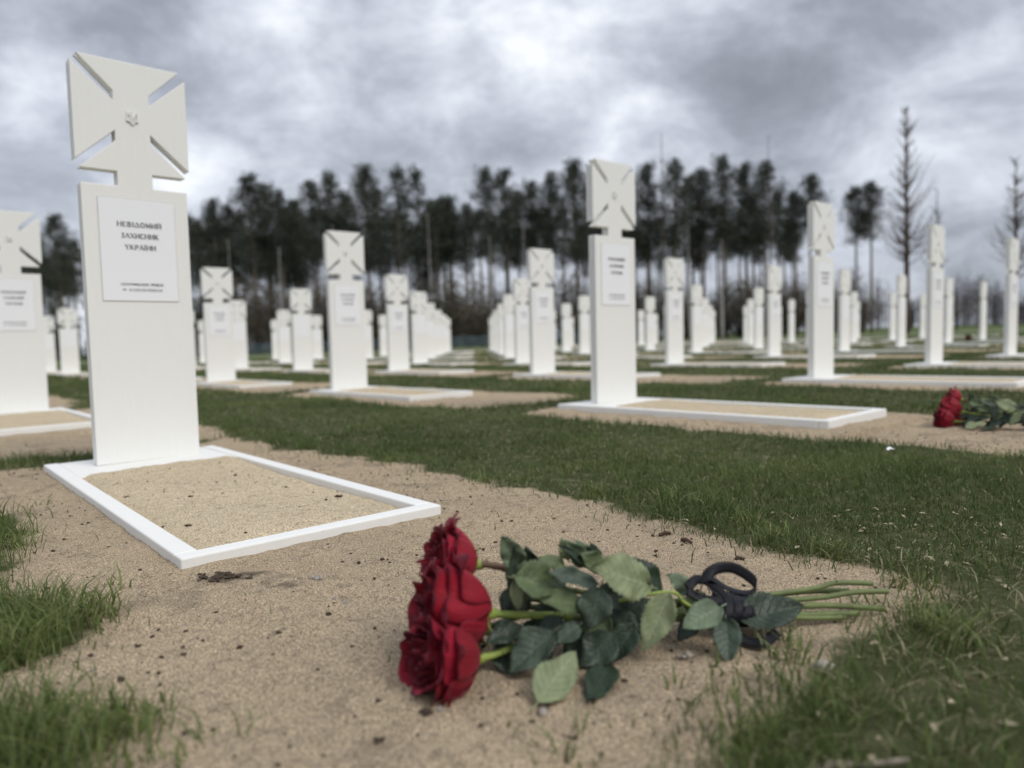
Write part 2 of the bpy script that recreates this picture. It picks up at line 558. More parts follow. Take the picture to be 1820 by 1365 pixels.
# ------------------------------------------------------------------ grass
def blades(x, y, h, w, lean, tone, seed):
    n = len(x); r = np.random.default_rng(seed)
    az = r.uniform(0, 2 * np.pi, n); la = r.uniform(0, 2 * np.pi, n)
    sx, sy = np.cos(az) * w / 2, np.sin(az) * w / 2
    lx, ly = np.cos(la) * lean * h, np.sin(la) * lean * h
    z0 = height(x, y) - .004
    V = np.zeros((n, 5, 3))
    for k, (t, ww) in enumerate(((0, 1), (0, 1), (.5, .8), (.5, .8), (1, 0))):
        sg = -1 if k in (0, 2) else 1
        bend = t ** 1.8
        V[:, k, 0] = x + lx * bend + sg * sx * ww
        V[:, k, 1] = y + ly * bend + sg * sy * ww
        V[:, k, 2] = z0 + h * t * (1 - .35 * lean * t)
    b_ = np.arange(n)[:, None] * 5
    T = np.concatenate([b_ + np.array([[0, 1, 3]]), b_ + np.array([[0, 3, 2]]), b_ + np.array([[2, 3, 4]])])
    return V.reshape(-1, 3), T, np.repeat(tone, 5), np.tile(np.array([0, 0, .5, .5, 1.]), n)


parts = []; off = 0
for k, (y0, y1, dens, h0, w0) in enumerate(((.45, 1.0, 30000, .030, .0027), (1.0, 1.8, 30000, .028, .0024), (1.8, 3.2, 15000, .030, .0030), (3.2, 6.5, 4600, .032, .0048),
                                             (6.5, 13, 1200, .035, .010), (13, 30, 260, .045, .024))):
    area = (.80 * (y1 ** 2 - y0 ** 2) + .6 * (y1 - y0))
    n = int(area * dens)
    y = np.sqrt(RNG.uniform(y0 ** 2, y1 ** 2, n)); x = RNG.uniform(-1, 1, n) * (.80 * y + .3)
    sd = sand_dist(x, y)
    rag = RNG.uniform(0, 1, n)
    keep = (rag < 1 / (1 + np.exp((sd + .045) / .024))) | ((sd < .09) & (rag < .22 * np.exp(-np.maximum(sd, 0) / .03))) | ((sd < .35) & (rag < .0035))
    # bare spots in the lawn
    bare = fbm(x, y, 3.2, 31)
    keep &= (bare < .56) | (RNG.uniform(0, 1, n) < .45)
    thin = (x > .12) & (y < 1.25)
    keep &= ~thin | (RNG.uniform(0, 1, n) < np.clip(.9 - 2.2 * np.clip(fbm(x, y, 7, 33) - .38, 0, 1) * 2, .3, 1) * 1.0)
    near_r = (x > .12) & (y < 1.5)
    x, y, sd = x[keep], y[keep], sd[keep]
    n = len(x)
    vig = fbm(x, y, 2.0, 14)
    edge = np.exp(-np.abs(sd + .06) / .07)
    h = h0 * (.55 + 1.0 * vig + .55 * edge) * RNG.uniform(.45, 1.25, n)
    left = (x < -.3) & (y < 2.0) & (sd < .05)
    h = np.where(left, h * 1.75, h)
    h = np.where((x > .12) & (y < 1.5), h * 1.25, h)
    lean = RNG.uniform(.1, 1.0, n)
    tone = np.clip(.12 + .62 * (fbm(x, y, 1.7, 40) - .2) + RNG.normal(0, .11, n), 0, .8)
    dry = RNG.uniform(0, 1, n) < (.13 + .24 * np.clip((fbm(x, y, 1.2, 44) - .42) * 4, 0, 1)) * np.where(left, .3, 1) * np.where((x > .12) & (y < 1.3), 1.1, 1)
    tone = np.where(left & ~dry, np.clip(tone + .02, 0, .8), tone)
    tone = np.where(dry, RNG.uniform(.84, 1, n), tone)
    lean = np.where(dry, lean + .6, lean); h = np.where(dry, h * .7, h)
    # keep blades out of kerbs
    rx, ry = x - KB_A[0], y - KB_A[1]
    u, w_ = rx * EA[0] + ry * EA[1], rx * NA[0] + ry * NA[1]
    ok = ~((u > -.03) & (u < KW + .03) & (w_ > -.03) & (w_ < KL + .03))
    Vb, Tb, to, al = blades(x[ok], y[ok], h[ok], w0 * RNG.uniform(.6, 1.3, ok.sum()), lean[ok], tone[ok], 100 + k)
    parts.append((Vb, Tb + off, to, al)); off += len(Vb)
# rosettes of longer blades at the left and along the edges of the sand
cl = []
for (px, py, hh, nn) in ((25, 985, .065, 60), (60, 1110, .075, 130), (120, 1130, .075, 130), (30, 1180, .08, 140), (170, 1100, .06, 70), (90, 1090, .07, 80), (40, 1320, .07, 120), (150, 1310, .06, 130),
                         (220, 1310, .055, 90), (110, 1350, .06, 90), (190, 1110, .055, 40), (990, 1325, .05, 16), (350, 1330, .05, 12), (290, 1345, .045, 14), (1250, 900, .055, 90), (1180, 885, .05, 70), (1380, 960, .05, 90),
                         (1480, 985, .05, 90), (1330, 930, .05, 70), (1620, 1090, .05, 80), (1700, 1130, .06, 80), (1400, 1160, .05, 60), (1340, 1330, .05, 70), (1500, 1250, .05, 60), (1620, 1040, .05, 60), (860, 858, .05, 60), (700, 825, .05, 50), (1060, 880, .05, 60),
                         (1290, 1180, .035, 14), (1350, 1120, .03, 10), (1250, 1240, .04, 12), (215, 1055, .05, 10), (70, 905, .05, 8)):
    p = at(px, py)
    for _ in range(nn):
        cl.append((p.x + random.gauss(0, .022), p.y + random.gauss(0, .03), hh * random.uniform(.4, 1.15), random.uniform(.25, 1.1), random.uniform(.3, .8) if random.random() > .08 else .9))
cl = np.array(cl)
Vb, Tb, to, al = blades(cl[:, 0], cl[:, 1], cl[:, 2], np.full(len(cl), .0042) * np.random.default_rng(5).uniform(.6, 1.2, len(cl)), cl[:, 3], cl[:, 4], 300)
parts.append((Vb, Tb + off, to, al))
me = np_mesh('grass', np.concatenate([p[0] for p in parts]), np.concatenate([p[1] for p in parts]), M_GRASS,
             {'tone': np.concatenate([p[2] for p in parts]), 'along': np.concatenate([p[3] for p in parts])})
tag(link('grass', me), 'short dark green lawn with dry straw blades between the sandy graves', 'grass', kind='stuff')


# ------------------------------------------------------------------ crumbs on the sand
def lump(mb, c, r, seed, mi=0, flat_=.6):
    rr = random.Random(seed)
    rings, seg = 4, 7
    vs = [(c[0], c[1], c[2] + r * flat_)]
    for i in range(1, rings):
        th = math.pi * i / rings
        for k in range(seg):
            ph = 2 * math.pi * k / seg + i * .4
            q = r * rr.uniform(.65, 1.25)
            vs.append((c[0] + q * math.sin(th) * math.cos(ph), c[1] + q * math.sin(th) * math.sin(ph), c[2] + q * math.cos(th) * flat_))
    vs.append((c[0], c[1], c[2] - r * flat_))
    fs = [(0, 1 + k, 1 + (k + 1) % seg) for k in range(seg)]
    for i in range(rings - 2):
        for k in range(seg):
            a = 1 + i * seg
            fs.append((a + k, a + seg + k, a + seg + (k + 1) % seg, a + (k + 1) % seg))
    e = len(vs) - 1; a = 1 + (rings - 2) * seg
    fs += [(a + (k + 1) % seg, a + k, e) for k in range(seg)]
    mb.add(vs, fs, mi)


def sand_top(x, y):
    """height of sand surface, inside the nearest kerb too"""
    rx, ry = x - KB_A[0], y - KB_A[1]
    u, w = rx * EA[0] + ry * EA[1], rx * NA[0] + ry * NA[1]
    if KR < u < KW - KR and KP < w < KL - KR: return fill_z(u, w)
    return gz(x, y)


def fill_z(u, w):
    u_, w_ = np.array([u]), np.array([w])
    return float(fill_h(u_, w_)[0])


def fill_h(u, w):
    z = .025 + (fbm(u, w, 4, 51) - .5) * .016 + (fbm(u, w, 22, 52) - .5) * .007
    z = z + .012 * np.clip(1 - (w - KP) / .5, 0, 1) + .010 * np.clip(1 - ((u - .3) / .22) ** 2, 0, 1) * np.clip((w - .4) / .4, 0, 1)
    ed = np.minimum.reduce([u - KR, KW - KR - u, KL - KR - w])
    z = z - .011 * np.clip(1 - ed / .04, 0, 1)
    return z + .004 * (fbm(u, w, 60, 53) - .5)


mb = MB(); k = 0; tries = 0
while k < 2600 and tries < 90000:
    tries += 1
    y = math.sqrt(random.uniform(.5, 10.0)); x = random.uniform(-.8, .8) * y
    if float(sand_dist(np.array([x]), np.array([y]))[0]) < .02: continue
    if fbm(np.array([x]), np.array([y]), 4, 77)[0] < random.uniform(.25, .75): continue
    rx, ry = x - KB_A[0], y - KB_A[1]
    u, w = rx * EA[0] + ry * EA[1], rx * NA[0] + ry * NA[1]
    inside = -.02 < u < KW + .02 and -.02 < w < KL + .02
    if inside and (not (KR + .02 < u < KW - KR - .02 and KP + .02 < w < KL - KR - .02) or random.random() < .6): continue
    r = .0009 + .0042 * random.random() ** 5
    lump(mb, (x, y, sand_top(x, y) + r * .2), r, k, 0 if random.random() < .86 else 1, random.uniform(.3, .8)); k += 1
o = mb.build('soil_crumbs', [M_SOIL, M_STONE])
tag(o, 'fine dark crumbs of soil and grit scattered over the pale sand', 'soil', kind='stuff')


mb = MB()
for k in range(900):
    y = math.sqrt(random.uniform(.45, 3.2)); x = random.uniform(-.8, .85) * y
    sd_ = float(sand_dist(np.array([x]), np.array([y]))[0])
    if sd_ > .0 or (x < 0 and random.random() < .7): continue
    L, w_, a = random.uniform(.006, .022), random.uniform(.0012, .004), random.uniform(0, 6.28)
    z = gz(x, y) + random.uniform(.002, .016); t_ = random.uniform(-.35, .35)
    dx, dy = math.cos(a) * L / 2, math.sin(a) * L / 2; nx_, ny_ = -math.sin(a) * w_, math.cos(a) * w_
    mb.grid([[(x - dx, y - dy, z - t_ * L / 2), (x - dx * .9, y - dy * .9, z - t_ * L / 2)], [(x - nx_, y - ny_, z), (x + nx_, y + ny_, z + w_)], [(x + dx * .9, y + dy * .9, z + t_ * L / 2), (x + dx, y + dy, z + t_ * L / 2)]])
tag(mb.build('dry_litter', M_STRAW), 'dry straw flecks and leaf litter lying in the lawn', 'litter', kind='stuff')


def bit(name, px, py, r, m, label, cat, flat_=.65, z=None, group=None):
    p = at(px, py, .02 if py < 1000 and px < 740 else .0)
    zz = sand_top(p.x, p.y)
    mb = MB()
    nq = 3 if m is not M_SOIL else (26 if r > .012 else 9)
    for q in range(nq):
        sp_ = .7 if nq == 3 else (1.3 if nq > 20 else .6)
        dx, dy = (0, 0) if q == 0 else (random.gauss(0, r) * sp_, random.gauss(0, r) * sp_ * .6)
        lump(mb, (dx, dy, r * .22), r * ((1 if m is not M_SOIL else .6) if q == 0 else random.uniform(.2, .55)), px * 7 + py + q, 0, flat_)
    ob = mb.build(name, m, smooth=(m is not M_SOIL)); ob.location = (p.x, p.y, zz)
    tag(ob, label, cat, group)
    return ob


bit('pebble', 563, 1040, .0080, M_STONE, 'round grey pebble on the sand below the near end of the white kerb', 'pebble')
bit('soil_clod', 600, 886, .011, M_SOIL, 'largest dark soil clod on the sand inside the nearest kerb, near its right end', 'clod')
bit('soil_clod', 340, 893, .007, M_SOIL, 'dark flat soil clod midway along the sand bed of the nearest grave', 'clod', .4)
bit('soil_clod', 225, 888, .007, M_SOIL, 'small dark soil clod by the left rail inside the nearest kerb', 'clod')
bit('soil_clod', 335, 938, .007, M_SOIL, 'brown soil clod near the front left of the nearest sand bed', 'clod')
bit('soil_clod', 385, 1040, .016, M_SOIL, 'flat black soil clump on the sand in front of the kerb corner', 'clod', .3)
bit('soil_clod', 1312, 992, .009, M_SOIL, 'dark crumbly soil clod on the sand behind the black ribbon', 'clod')
bit('soil_clod', 672, 1311, .008, M_SOIL, 'dark blurred soil clod on the sand at the bottom, left below the roses', 'clod')
bit('soil_clod', 757, 1272, .008, M_SOIL, 'brown soil clod on the sand just below the lowest red rose', 'clod')
bit('soil_clod', 1022, 1306, .006, M_SOIL, 'small black soil clod beside the grass sprig under the bouquet', 'clod')
bit('pebble', 965, 1266, .008, M_STONE_PALE, 'tan pebble on the sand below the big pale lower leaf', 'pebble')
bit('pebble', 1224, 1166, .008, M_STONE_PALE, 'pale pebble on the sand below the stems with the ribbon', 'pebble')
bit('pebble', 1462, 1186, .013, M_STONE_PALE, 'grey white stone half hidden in the grass right of the bouquet', 'pebble')


def stick(name, pts, r, m, label, cat):
    P = [at(x, y) for x, y in pts]
    c = P[0].copy(); c.z = gz(c.x, c.y)
    mb = MB(); Q = [Vector((p.x - c.x, p.y - c.y, gz(p.x, p.y) - c.z + r * .8)) for p in P]
    mid = (Q[0] + Q[1]) / 2 + Vector((0, r, r * .6))
    mb.tube([Q[0], mid] + Q[1:], [r, r * 1.1] + [r * .8] * (len(Q) - 1), 7)
    o = mb.build(name, m); o.location = c; tag(o, label, cat); return o


stick('twig', [(1172, 951), (1193, 950)], .004, M_TWIG, 'short brown twig on the sand nearer the kerb, left of another', 'twig')
stick('twig', [(1211, 960), (1229, 965)], .004, M_TWIG, 'short dark twig on the sand close to the lawn edge', 'twig')
stick('twig', [(1430, 1368), (1530, 1356), (1615, 1350)], .0042, M_DRYTWIG, 'pale twig lying in the grass along the bottom edge', 'twig')
mb = MB(); p = at(1584, 816); mb.grid([[(-.012, 0, 0), (-.012, .01, .006)], [(0, -.002, .006), (0, .012, .012)], [(.014, 0, .002), (.012, .008, .004)]])
o = mb.build('fallen_petal', M_PLATE); o.location = (p.x, p.y, .03); tag(o, 'small white petal caught on the lawn grass left of the far bouquet', 'petal')


# ------------------------------------------------------------------ crosses
def earclip(P):
    P = [Vector((x, y, 0)) for x, y in P]
    from mathutils.geometry import tessellate_polygon
    return tessellate_polygon([P])


def outline():
    h = CW / 2; nk = .165 * CW
    zb, zh = 1.04, 1.095                 # shoulder, underside of the head
    W = .198                             # half width of the head
    T = CH - zh
    cn = .150 * 2 * W
    f = lambda x, y: (x * W * 2 - W, zh + y * T)
    right = [(h, 0), (h, zb), (nk, zb), (nk, zh)] + [f(.965, .0), f(.655, .275), f(.655, .366), f(1.0, .066), f(1.0, .934), f(.655, .634), f(.655, .725), f(.945, 1.0)]
    left = [(-x, z) for x, z in reversed(right)]
    return right + left


def slab(y0, y1, inset, mb, mi=0):
    P = outline()
    n = len(P)
    if inset:
        Q = []
        for k in range(n):
            a, c_, d = Vector(P[k - 1]), Vector(P[k]), Vector(P[(k + 1) % n])
            e1, e2 = (c_ - a).normalized(), (d - c_).normalized()
            n1, n2 = Vector((-e1.y, e1.x)), Vector((-e2.y, e2.x))
            m_ = (n1 + n2); s = 1 + n1.dot(n2)
            Q.append(tuple(c_ + m_ / max(s, .35) * inset))
        P = Q
    tris = earclip(P)
    v = [(x, y0, z) for x, z in P] + [(x, y1, z) for x, z in P]
    fs = [tuple(t) for t in tris] + [tuple(n + i for i in reversed(t)) for t in tris]
    fs += [(k, k + n, (k + 1) % n + n, (k + 1) % n) for k in range(n)]
    mb.add(v, fs, mi)


def fix_normals(o):
    import bmesh
    bm = bmesh.new(); bm.from_mesh(o.data); bmesh.ops.recalc_face_normals(bm, faces=bm.faces); bm.to_mesh(o.data); bm.free()


# glyph strokes in a unit box (x, y, x, y, weight)
def arc(cx, cy, rx, ry, a0, a1, n=8):
    pts = [(cx + rx * math.cos(R(a0 + (a1 - a0) * k / n)), cy + ry * math.sin(R(a0 + (a1 - a0) * k / n))) for k in range(n + 1)]
    return [(*pts[k], *pts[k + 1], .17) for k in range(n)]


T_, t_ = .19, .09
GL = {
    'Н': ([(.12, 0, .12, 1, T_), (.78, 0, .78, 1, T_), (.12, .52, .78, .52, t_)], .9, [(.12, 0), (.12, 1), (.78, 0), (.78, 1)]),
    'Е': ([(.12, 0, .12, 1, T_), (.12, .96, .66, .96, t_), (.12, .52, .55, .52, t_), (.12, .04, .68, .04, t_), (.66, .8, .66, 1, t_), (.68, 0, .68, .22, t_)], .78, [(.12, 0), (.12, 1)]),
    'В': ([(.12, 0, .12, 1, T_)] + arc(.38, .76, .24, .22, 90, -90) + arc(.38, .27, .3, .25, 90, -90) + [(.12, .98, .4, .98, t_), (.12, .53, .4, .53, t_), (.12, .02, .4, .02, t_)], .8, [(.12, 0), (.12, 1)]),
    'І': ([(.16, 0, .16, 1, T_)], .34, [(.16, 0), (.16, 1)]),
    'Ї': ([(.16, 0, .16, 1, T_), (-.02, 1.17, .08, 1.17, .12), (.24, 1.17, .34, 1.17, .12)], .34, [(.16, 0), (.16, 1)]),
    'Д': ([(.02, .05, .42, 1, t_), (.42, 1, .84, .05, T_), (0, .05, .88, .05, .12)], .92, []),
    'О': (arc(.42, .5, .36, .46, 0, 360, 16), .88, []),
    'М': ([(.1, 0, .14, 1, t_), (.14, 1, .5, .1, T_), (.5, .1, .86, 1, t_), (.88, 0, .86, 1, T_)], 1.02, [(.1, 0), (.88, 0)]),
    'И': ([(.12, 0, .12, 1, T_), (.78, 0, .78, 1, T_), (.12, .08, .78, .92, t_)], .9, [(.12, 0), (.12, 1), (.78, 0), (.78, 1)]),
    'Й': ([(.12, 0, .12, 1, T_), (.78, 0, .78, 1, T_), (.12, .08, .78, .92, t_), (.3, 1.16, .6, 1.16, .12)], .9, [(.12, 0), (.12, 1), (.78, 0), (.78, 1)]),
    'З': ([(.08, .96, .62, .96, t_), (.6, .96, .3, .54, T_), (.3, .54, .5, .5, t_)] + arc(.34, .28, .3, .26, 80, -110) + [(.06, .02, .3, .02, t_)], .74, []),
    'А': ([(.02, 0, .42, 1, t_), (.42, 1, .84, 0, T_), (.2, .34, .66, .34, t_)], .9, [(.04, 0), (.82, 0)]),
    'Х': ([(.08, 0, .78, 1, t_), (.08, 1, .78, 0, T_)], .88, [(.1, 0), (.1, 1), (.76, 0), (.76, 1)]),
    'С': (arc(.42, .5, .36, .46, 45, 315, 14), .8, []),
    'К': ([(.12, 0, .12, 1, T_), (.12, .5, .7, 1, t_), (.3, .62, .76, 0, T_)], .86, [(.12, 0), (.12, 1), (.74, 0), (.7, 1)]),
    'У': ([(.08, 1, .46, .42, T_), (.8, 1, .46, .42, t_), (.46, .42, .46, 0, T_)], .88, [(.1, 1), (.78, 1), (.46, 0)]),
    'Р': ([(.12, 0, .12, 1, T_)] + arc(.38, .72, .28, .26, 90, -90) + [(.12, .98, .4, .98, t_), (.12, .46, .4, .46, t_)], .76, [(.12, 0), (.12, 1)]),
    'Т': ([(.38, 0, .38, 1, T_), (.04, .96, .72, .96, .12)], .8, [(.38, 0)]),
    'Ф': ([(.44, 0, .44, 1, T_)] + arc(.44, .52, .36, .28, 0, 360, 12), .92, []),
    'Ц': ([(.12, 0, .12, 1, T_), (.7, 0, .7, 1, T_), (.1, .05, .84, .05, t_), (.84, .05, .84, -.2, t_)], .92, []),
    'Я': ([(.66, 0, .66, 1, T_), (.08, 0, .5, .48, T_)] + arc(.42, .74, .26, .24, 90, 270) + [(.4, .98, .66, .98, t_), (.4, .5, .66, .5, t_)], .82, []),
    'Є': (arc(.42, .5, .36, .46, 45, 315, 14) + [(.1, .5, .55, .5, t_)], .8, []),
    '№': ([(.1, 0, .1, 1, t_), (.1, 1, .5, 0, T_), (.5, 0, .5, 1, t_)] + arc(.8, .6, .14, .2, 0, 360, 8), 1.05, []),
    '0': (arc(.32, .5, .26, .46, 0, 360, 12), .68, []),
    '1': ([(.3, 0, .3, 1, T_), (.1, .78, .3, .98, t_)], .55, [(.3, 0)]),
}


def lettering(mb, text, cx, z0, cap, width, y):
    adv, xs_ = 0, []
    for ch in text:
        xs_.append(adv); adv += (GL[ch][1] + .14) if ch != ' ' else .6
    adv -= .14
    s = width / adv / cap
    n = 0
    for ch, ax_ in zip(text, xs_):
        if ch == ' ': continue
        st = list(GL[ch][0]) + [(x - .13, yy, x + .13, yy, .07) for x, yy in GL[ch][2]]
        for (x0, y0, x1, y1, w) in st:
            a = Vector(((x0 + ax_) * s * cap, y0 * cap)); c_ = Vector(((x1 + ax_) * s * cap, y1 * cap))
            d = (c_ - a).normalized(); q = Vector((-d.y, d.x)) * w * cap * .54; d = d * w * cap * .18
            yy = y - n * 2e-5; n += 1
            mb.add([(cx - width / 2 + p.x, yy, z0 + p.y) for p in (a - q - d, c_ - q + d, c_ + q + d, a + q - d)], [(0, 1, 2, 3)])


def emblem_mesh():
    """raised trident: three prongs joined below, drawn as thick bars"""
    mb = MB(); y0, y1 = -.0065, .001
    zc = 1.095 + .202

    def bar(p, q, w):
        a, c_ = Vector(p) * .85, Vector(q) * .85; d = (c_ - a).normalized(); n_ = Vector((-d.y, d.x)) * w * .43
        c4 = [a - n_, c_ - n_ * .8, c_ + n_ * .8, a + n_]
        v = [(x, y0, zc + z) for x, z in c4] + [(x, y1, zc + z) for x, z in c4]
        mb.add(v, [(0, 1, 2, 3), (0, 4, 5, 1), (1, 5, 6, 2), (2, 6, 7, 3), (3, 7, 4, 0)])
    for s in (-1, 1):
        bar((s * .021, -.016), (s * .021, .026), .007)
        bar((s * .021, -.014), (s * .004, -.014), .006)
        bar((s * .018, .024), (s * .009, .004), .004)
        bar((s * .009, .004), (s * .012, -.012), .005)
        bar((s * .012, -.014), (0, -.029), .005)
    bar((0, -.014), (0, .030), .008)
    bar((0, -.012), (0, -.03), .005)
    return mb


def cross_parts():
    root = empty('grave_cross')
    mb = MB()
    slab(0, .024, 0, mb)
    slab(.0243, .0307, .006, mb)
    slab(.031, CT, 0, mb)
    o = mb.build('cross_panel', M_CROSS, root, bevel=.0022); fix_normals(o)
    mb = MB(); w = .266 / 2
    mb.box(-w, w, -.0035, .0005, .612, .992)
    pl = mb.build('nameplate', M_PLATE, root, bevel=.001)
    yy = -.0040; top, hh = .992, .38
    for text, fr, cap, wd in (('НЕВІДОМИЙ', .245, .0175, .155), ('ЗАХИСНИК', .355, .0175, .132), ('УКРАЇНИ', .468, .0175, .108),
                              ('ІДЕНТИФІКАЦІЯ ТРИВАЄ', .835, .0085, .15), ('№ 010010100010', .89, .0085, .14)):
        mb = MB(); lettering(mb, text, 0.004, top - fr * hh - cap / 2, cap, wd, yy); mb.build('lettering', M_INK, pl)
    mb = MB(); mb.box(-w - .0015, w + .0015, -.0016, .0004, .6105, .9942); mb.build('nameplate_shadow', M_PLATE_SHADOW, pl)  # slightly larger grey box, a painted shadow line round the nameplate
    emblem_mesh().build('trident_emblem', M_CROSS, root)
    return root


def kerb_parts():
    root = empty('grave_border')
    z0, z1 = -.05, KZ
    mb = MB(); mb.box(0, KR, -KL + KR, -.0, z0, z1); mb.build('side_rail', M_KERB, root, bevel=.004)
    mb = MB(); mb.box(KW - KR, KW, -KL + KR, -.0, z0, z1); mb.build('side_rail', M_KERB, root, bevel=.004)
    mb = MB(); mb.box(0, KW, -KL, -KL + KR - .001, z0, z1); mb.build('end_rail', M_KERB, root, bevel=.004)
    mb = MB(); mb.box(KR + .001, KW - KR - .001, -KP, -.001, z0, z1 - .002); mb.build('base_plate', M_KERB, root, bevel=.003)
    us, ws = np.linspace(KR - .012, KW - KR + .012, 110), np.linspace(KP - .012, KL - KR + .012, 230)
    U, W_ = np.meshgrid(us, ws); Zf = fill_h(U, W_)
    gi = np.arange(U.size).reshape(U.shape)
    q = np.stack([gi[:-1, :-1], gi[1:, :-1], gi[1:, 1:], gi[:-1, 1:]], -1).reshape(-1, 4)
    me = np_mesh('sand_fill', np.stack([U, -W_, Zf], -1).reshape(-1, 3), q, M_SAND, smooth=True)
    link('sand_fill', me, root)
    return root


def flatten(root, name, skip=()):
    """one mesh with the shapes of a thing and its parts, for copies far away"""
    V, Fs, MI, mats = [], [], [], []
    dg = bpy.context.evaluated_depsgraph_get()

    def rec(o, mw):
        if o.type == 'MESH' and o.name.split('.')[0] not in skip:
            m_ = o.data; k = len(V)
            V.extend([tuple(mw @ v.co) for v in m_.vertices])
            for p in m_.polygons:
                mt = m_.materials[p.material_index]
                if mt not in mats: mats.append(mt)
                Fs.append(tuple(i + k for i in p.vertices)); MI.append(mats.index(mt))
        for c_ in o.children: rec(c_, mw @ c_.matrix_basis)
    rec(root, Matrix.Identity(4))
    me = bpy.data.meshes.new(name); me.from_pydata(V, [], Fs)
    for m_ in mats: me.materials.append(m_)
    me.polygons.foreach_set('material_index', MI); me.update()
    return me


cross0, kerb0 = cross_parts(), kerb_parts()
far_cross = flatten(cross0, 'grave_cross', ('lettering', 'nameplate_shadow', 'trident_emblem'))
sf = [c_ for c_ in kerb0.children if c_.name.startswith('sand_fill')][0]
mb = MB(); mb.box(KR, KW - KR, -KL + KR, -KP, -.04, .022)
low = mb.mesh('sand_fill', M_SAND)
hi = sf.data; sf.data = low
far_kerb = flatten(kerb0, 'grave_border')
sf.data = hi

ORD = ['first', 'second', 'third', 'fourth', 'fifth', 'sixth', 'seventh', 'eighth', 'ninth', 'tenth', 'eleventh', 'twelfth']
ROWN = ['nearest', 'second', 'third', 'fourth', 'fifth', 'sixth', 'seventh', 'eighth']
SPECIAL = {(0, 0): 'large white grave cross in the left foreground with a readable nameplate',
           (0, 1): 'white grave cross cut off by the left edge, behind the large foreground cross',
           (1, 0): 'tall white grave cross right of centre with blurred nameplate, behind the roses',
           (1, 1): 'white grave cross between the large foreground cross and the centre, square to the eye',
           (1, 2): 'white grave cross just right of the foreground cross, a smaller one overlapping behind',
           (2, 0): 'white grave cross right of the tall central one, border reaching the right edge',
           (2, 1): 'white grave cross just left of the tall central one, front of a receding line'}


def place(i, j):
    q = spot(i, j); d = q[1]
    yaw = YAW; lx, ly = .0123, -.0053
    if (i, j) == (0, 0):
        yaw = .7279
        e = np.array([math.cos(yaw), math.sin(yaw)]); q = np.array([-1.5487, 2.6837]) + e * CW / 2
        ex = KB_A; ky = YA
    else:
        rr = random.Random(i * 31 + j)
        yaw += rr.uniform(-.012, .012); lx += rr.uniform(-.003, .003); ly += rr.uniform(-.003, .003)
        e = np.array([math.cos(YAW), math.sin(YAW)]); n_ = np.array([math.sin(YAW), -math.cos(YAW)])
        ex = q - e * CX - n_ * CY; ky = YAW + rr.uniform(-.008, .008)
    S = Matrix(((1, 0, lx, 0), (0, 1, ly, 0), (0, 0, 1, 0), (0, 0, 0, 1)))
    rot = Matrix.Rotation(lx, 4, 'Y') @ Matrix.Rotation(-ly, 4, 'X')
    mw = Matrix.Translation((q[0], q[1], KZ - .002)) @ rot @ Matrix.Rotation(yaw, 4, 'Z')
    mk = Matrix.Translation((ex[0], ex[1], 0)) @ Matrix.Rotation(ky, 4, 'Z')
    if (i, j) == (0, 0): c_, k_ = cross0, kerb0
    elif d < 13.2: c_, k_ = copy_tree(cross0), copy_tree(kerb0)
    else: c_, k_ = link('grave_cross', far_cross), link('grave_border', far_kerb)
    c_.matrix_world = mw; k_.matrix_world = mk
    where = '%s from left in the %s row' % (ORD[i], ROWN[j])
    tag(c_, SPECIAL.get((i, j), 'white grave cross, ' + where), 'grave cross', 'white grave crosses in rows')
    tag(k_, {(0, 0): 'white kerb round the sand bed in the left foreground, nearest to the roses',
             (0, 1): 'white kerb cut off by the left edge, behind the foreground grave',
             (1, 0): 'long white kerb under the tall central cross, with sand bed'}.get((i, j), 'white border round sand, ' + where), 'grave border', 'white grave borders in rows')


HIDE = set()
for j in range(8):
    for i in range(12):
        q = spot(i, j)
        v = Vector((q[0], q[1], .7)) - EYE
        px = 910 + F * v.dot(RT) / v.dot(FWD)
        if -75 < px < 1880 and (i, j) not in HIDE: place(i, j)

# ------------------------------------------------------------------ bouquet of roses
PA, PB = at(790, 1225), at(1450, 1108)


def yl(px): return PA.y + .045 + (PB.y - PA.y - .03) * (px - 790) / 660


def bq(px, py, dy=0.0):
    p = at_y(px, py, yl(px) + dy)
    return p


def px_size(p): return (p - EYE).dot(FWD) / F


BO = at(1050, 1150)                       # where the bouquet rests
BO.z = 0
bouquet = empty('rose_bouquet', BO)
tag(bouquet, 'bouquet of dark red roses tied with black ribbon, lying on sand in the foreground', 'bouquet', 'rose bouquets on graves')


def loc(p): return Vector(p) - BO


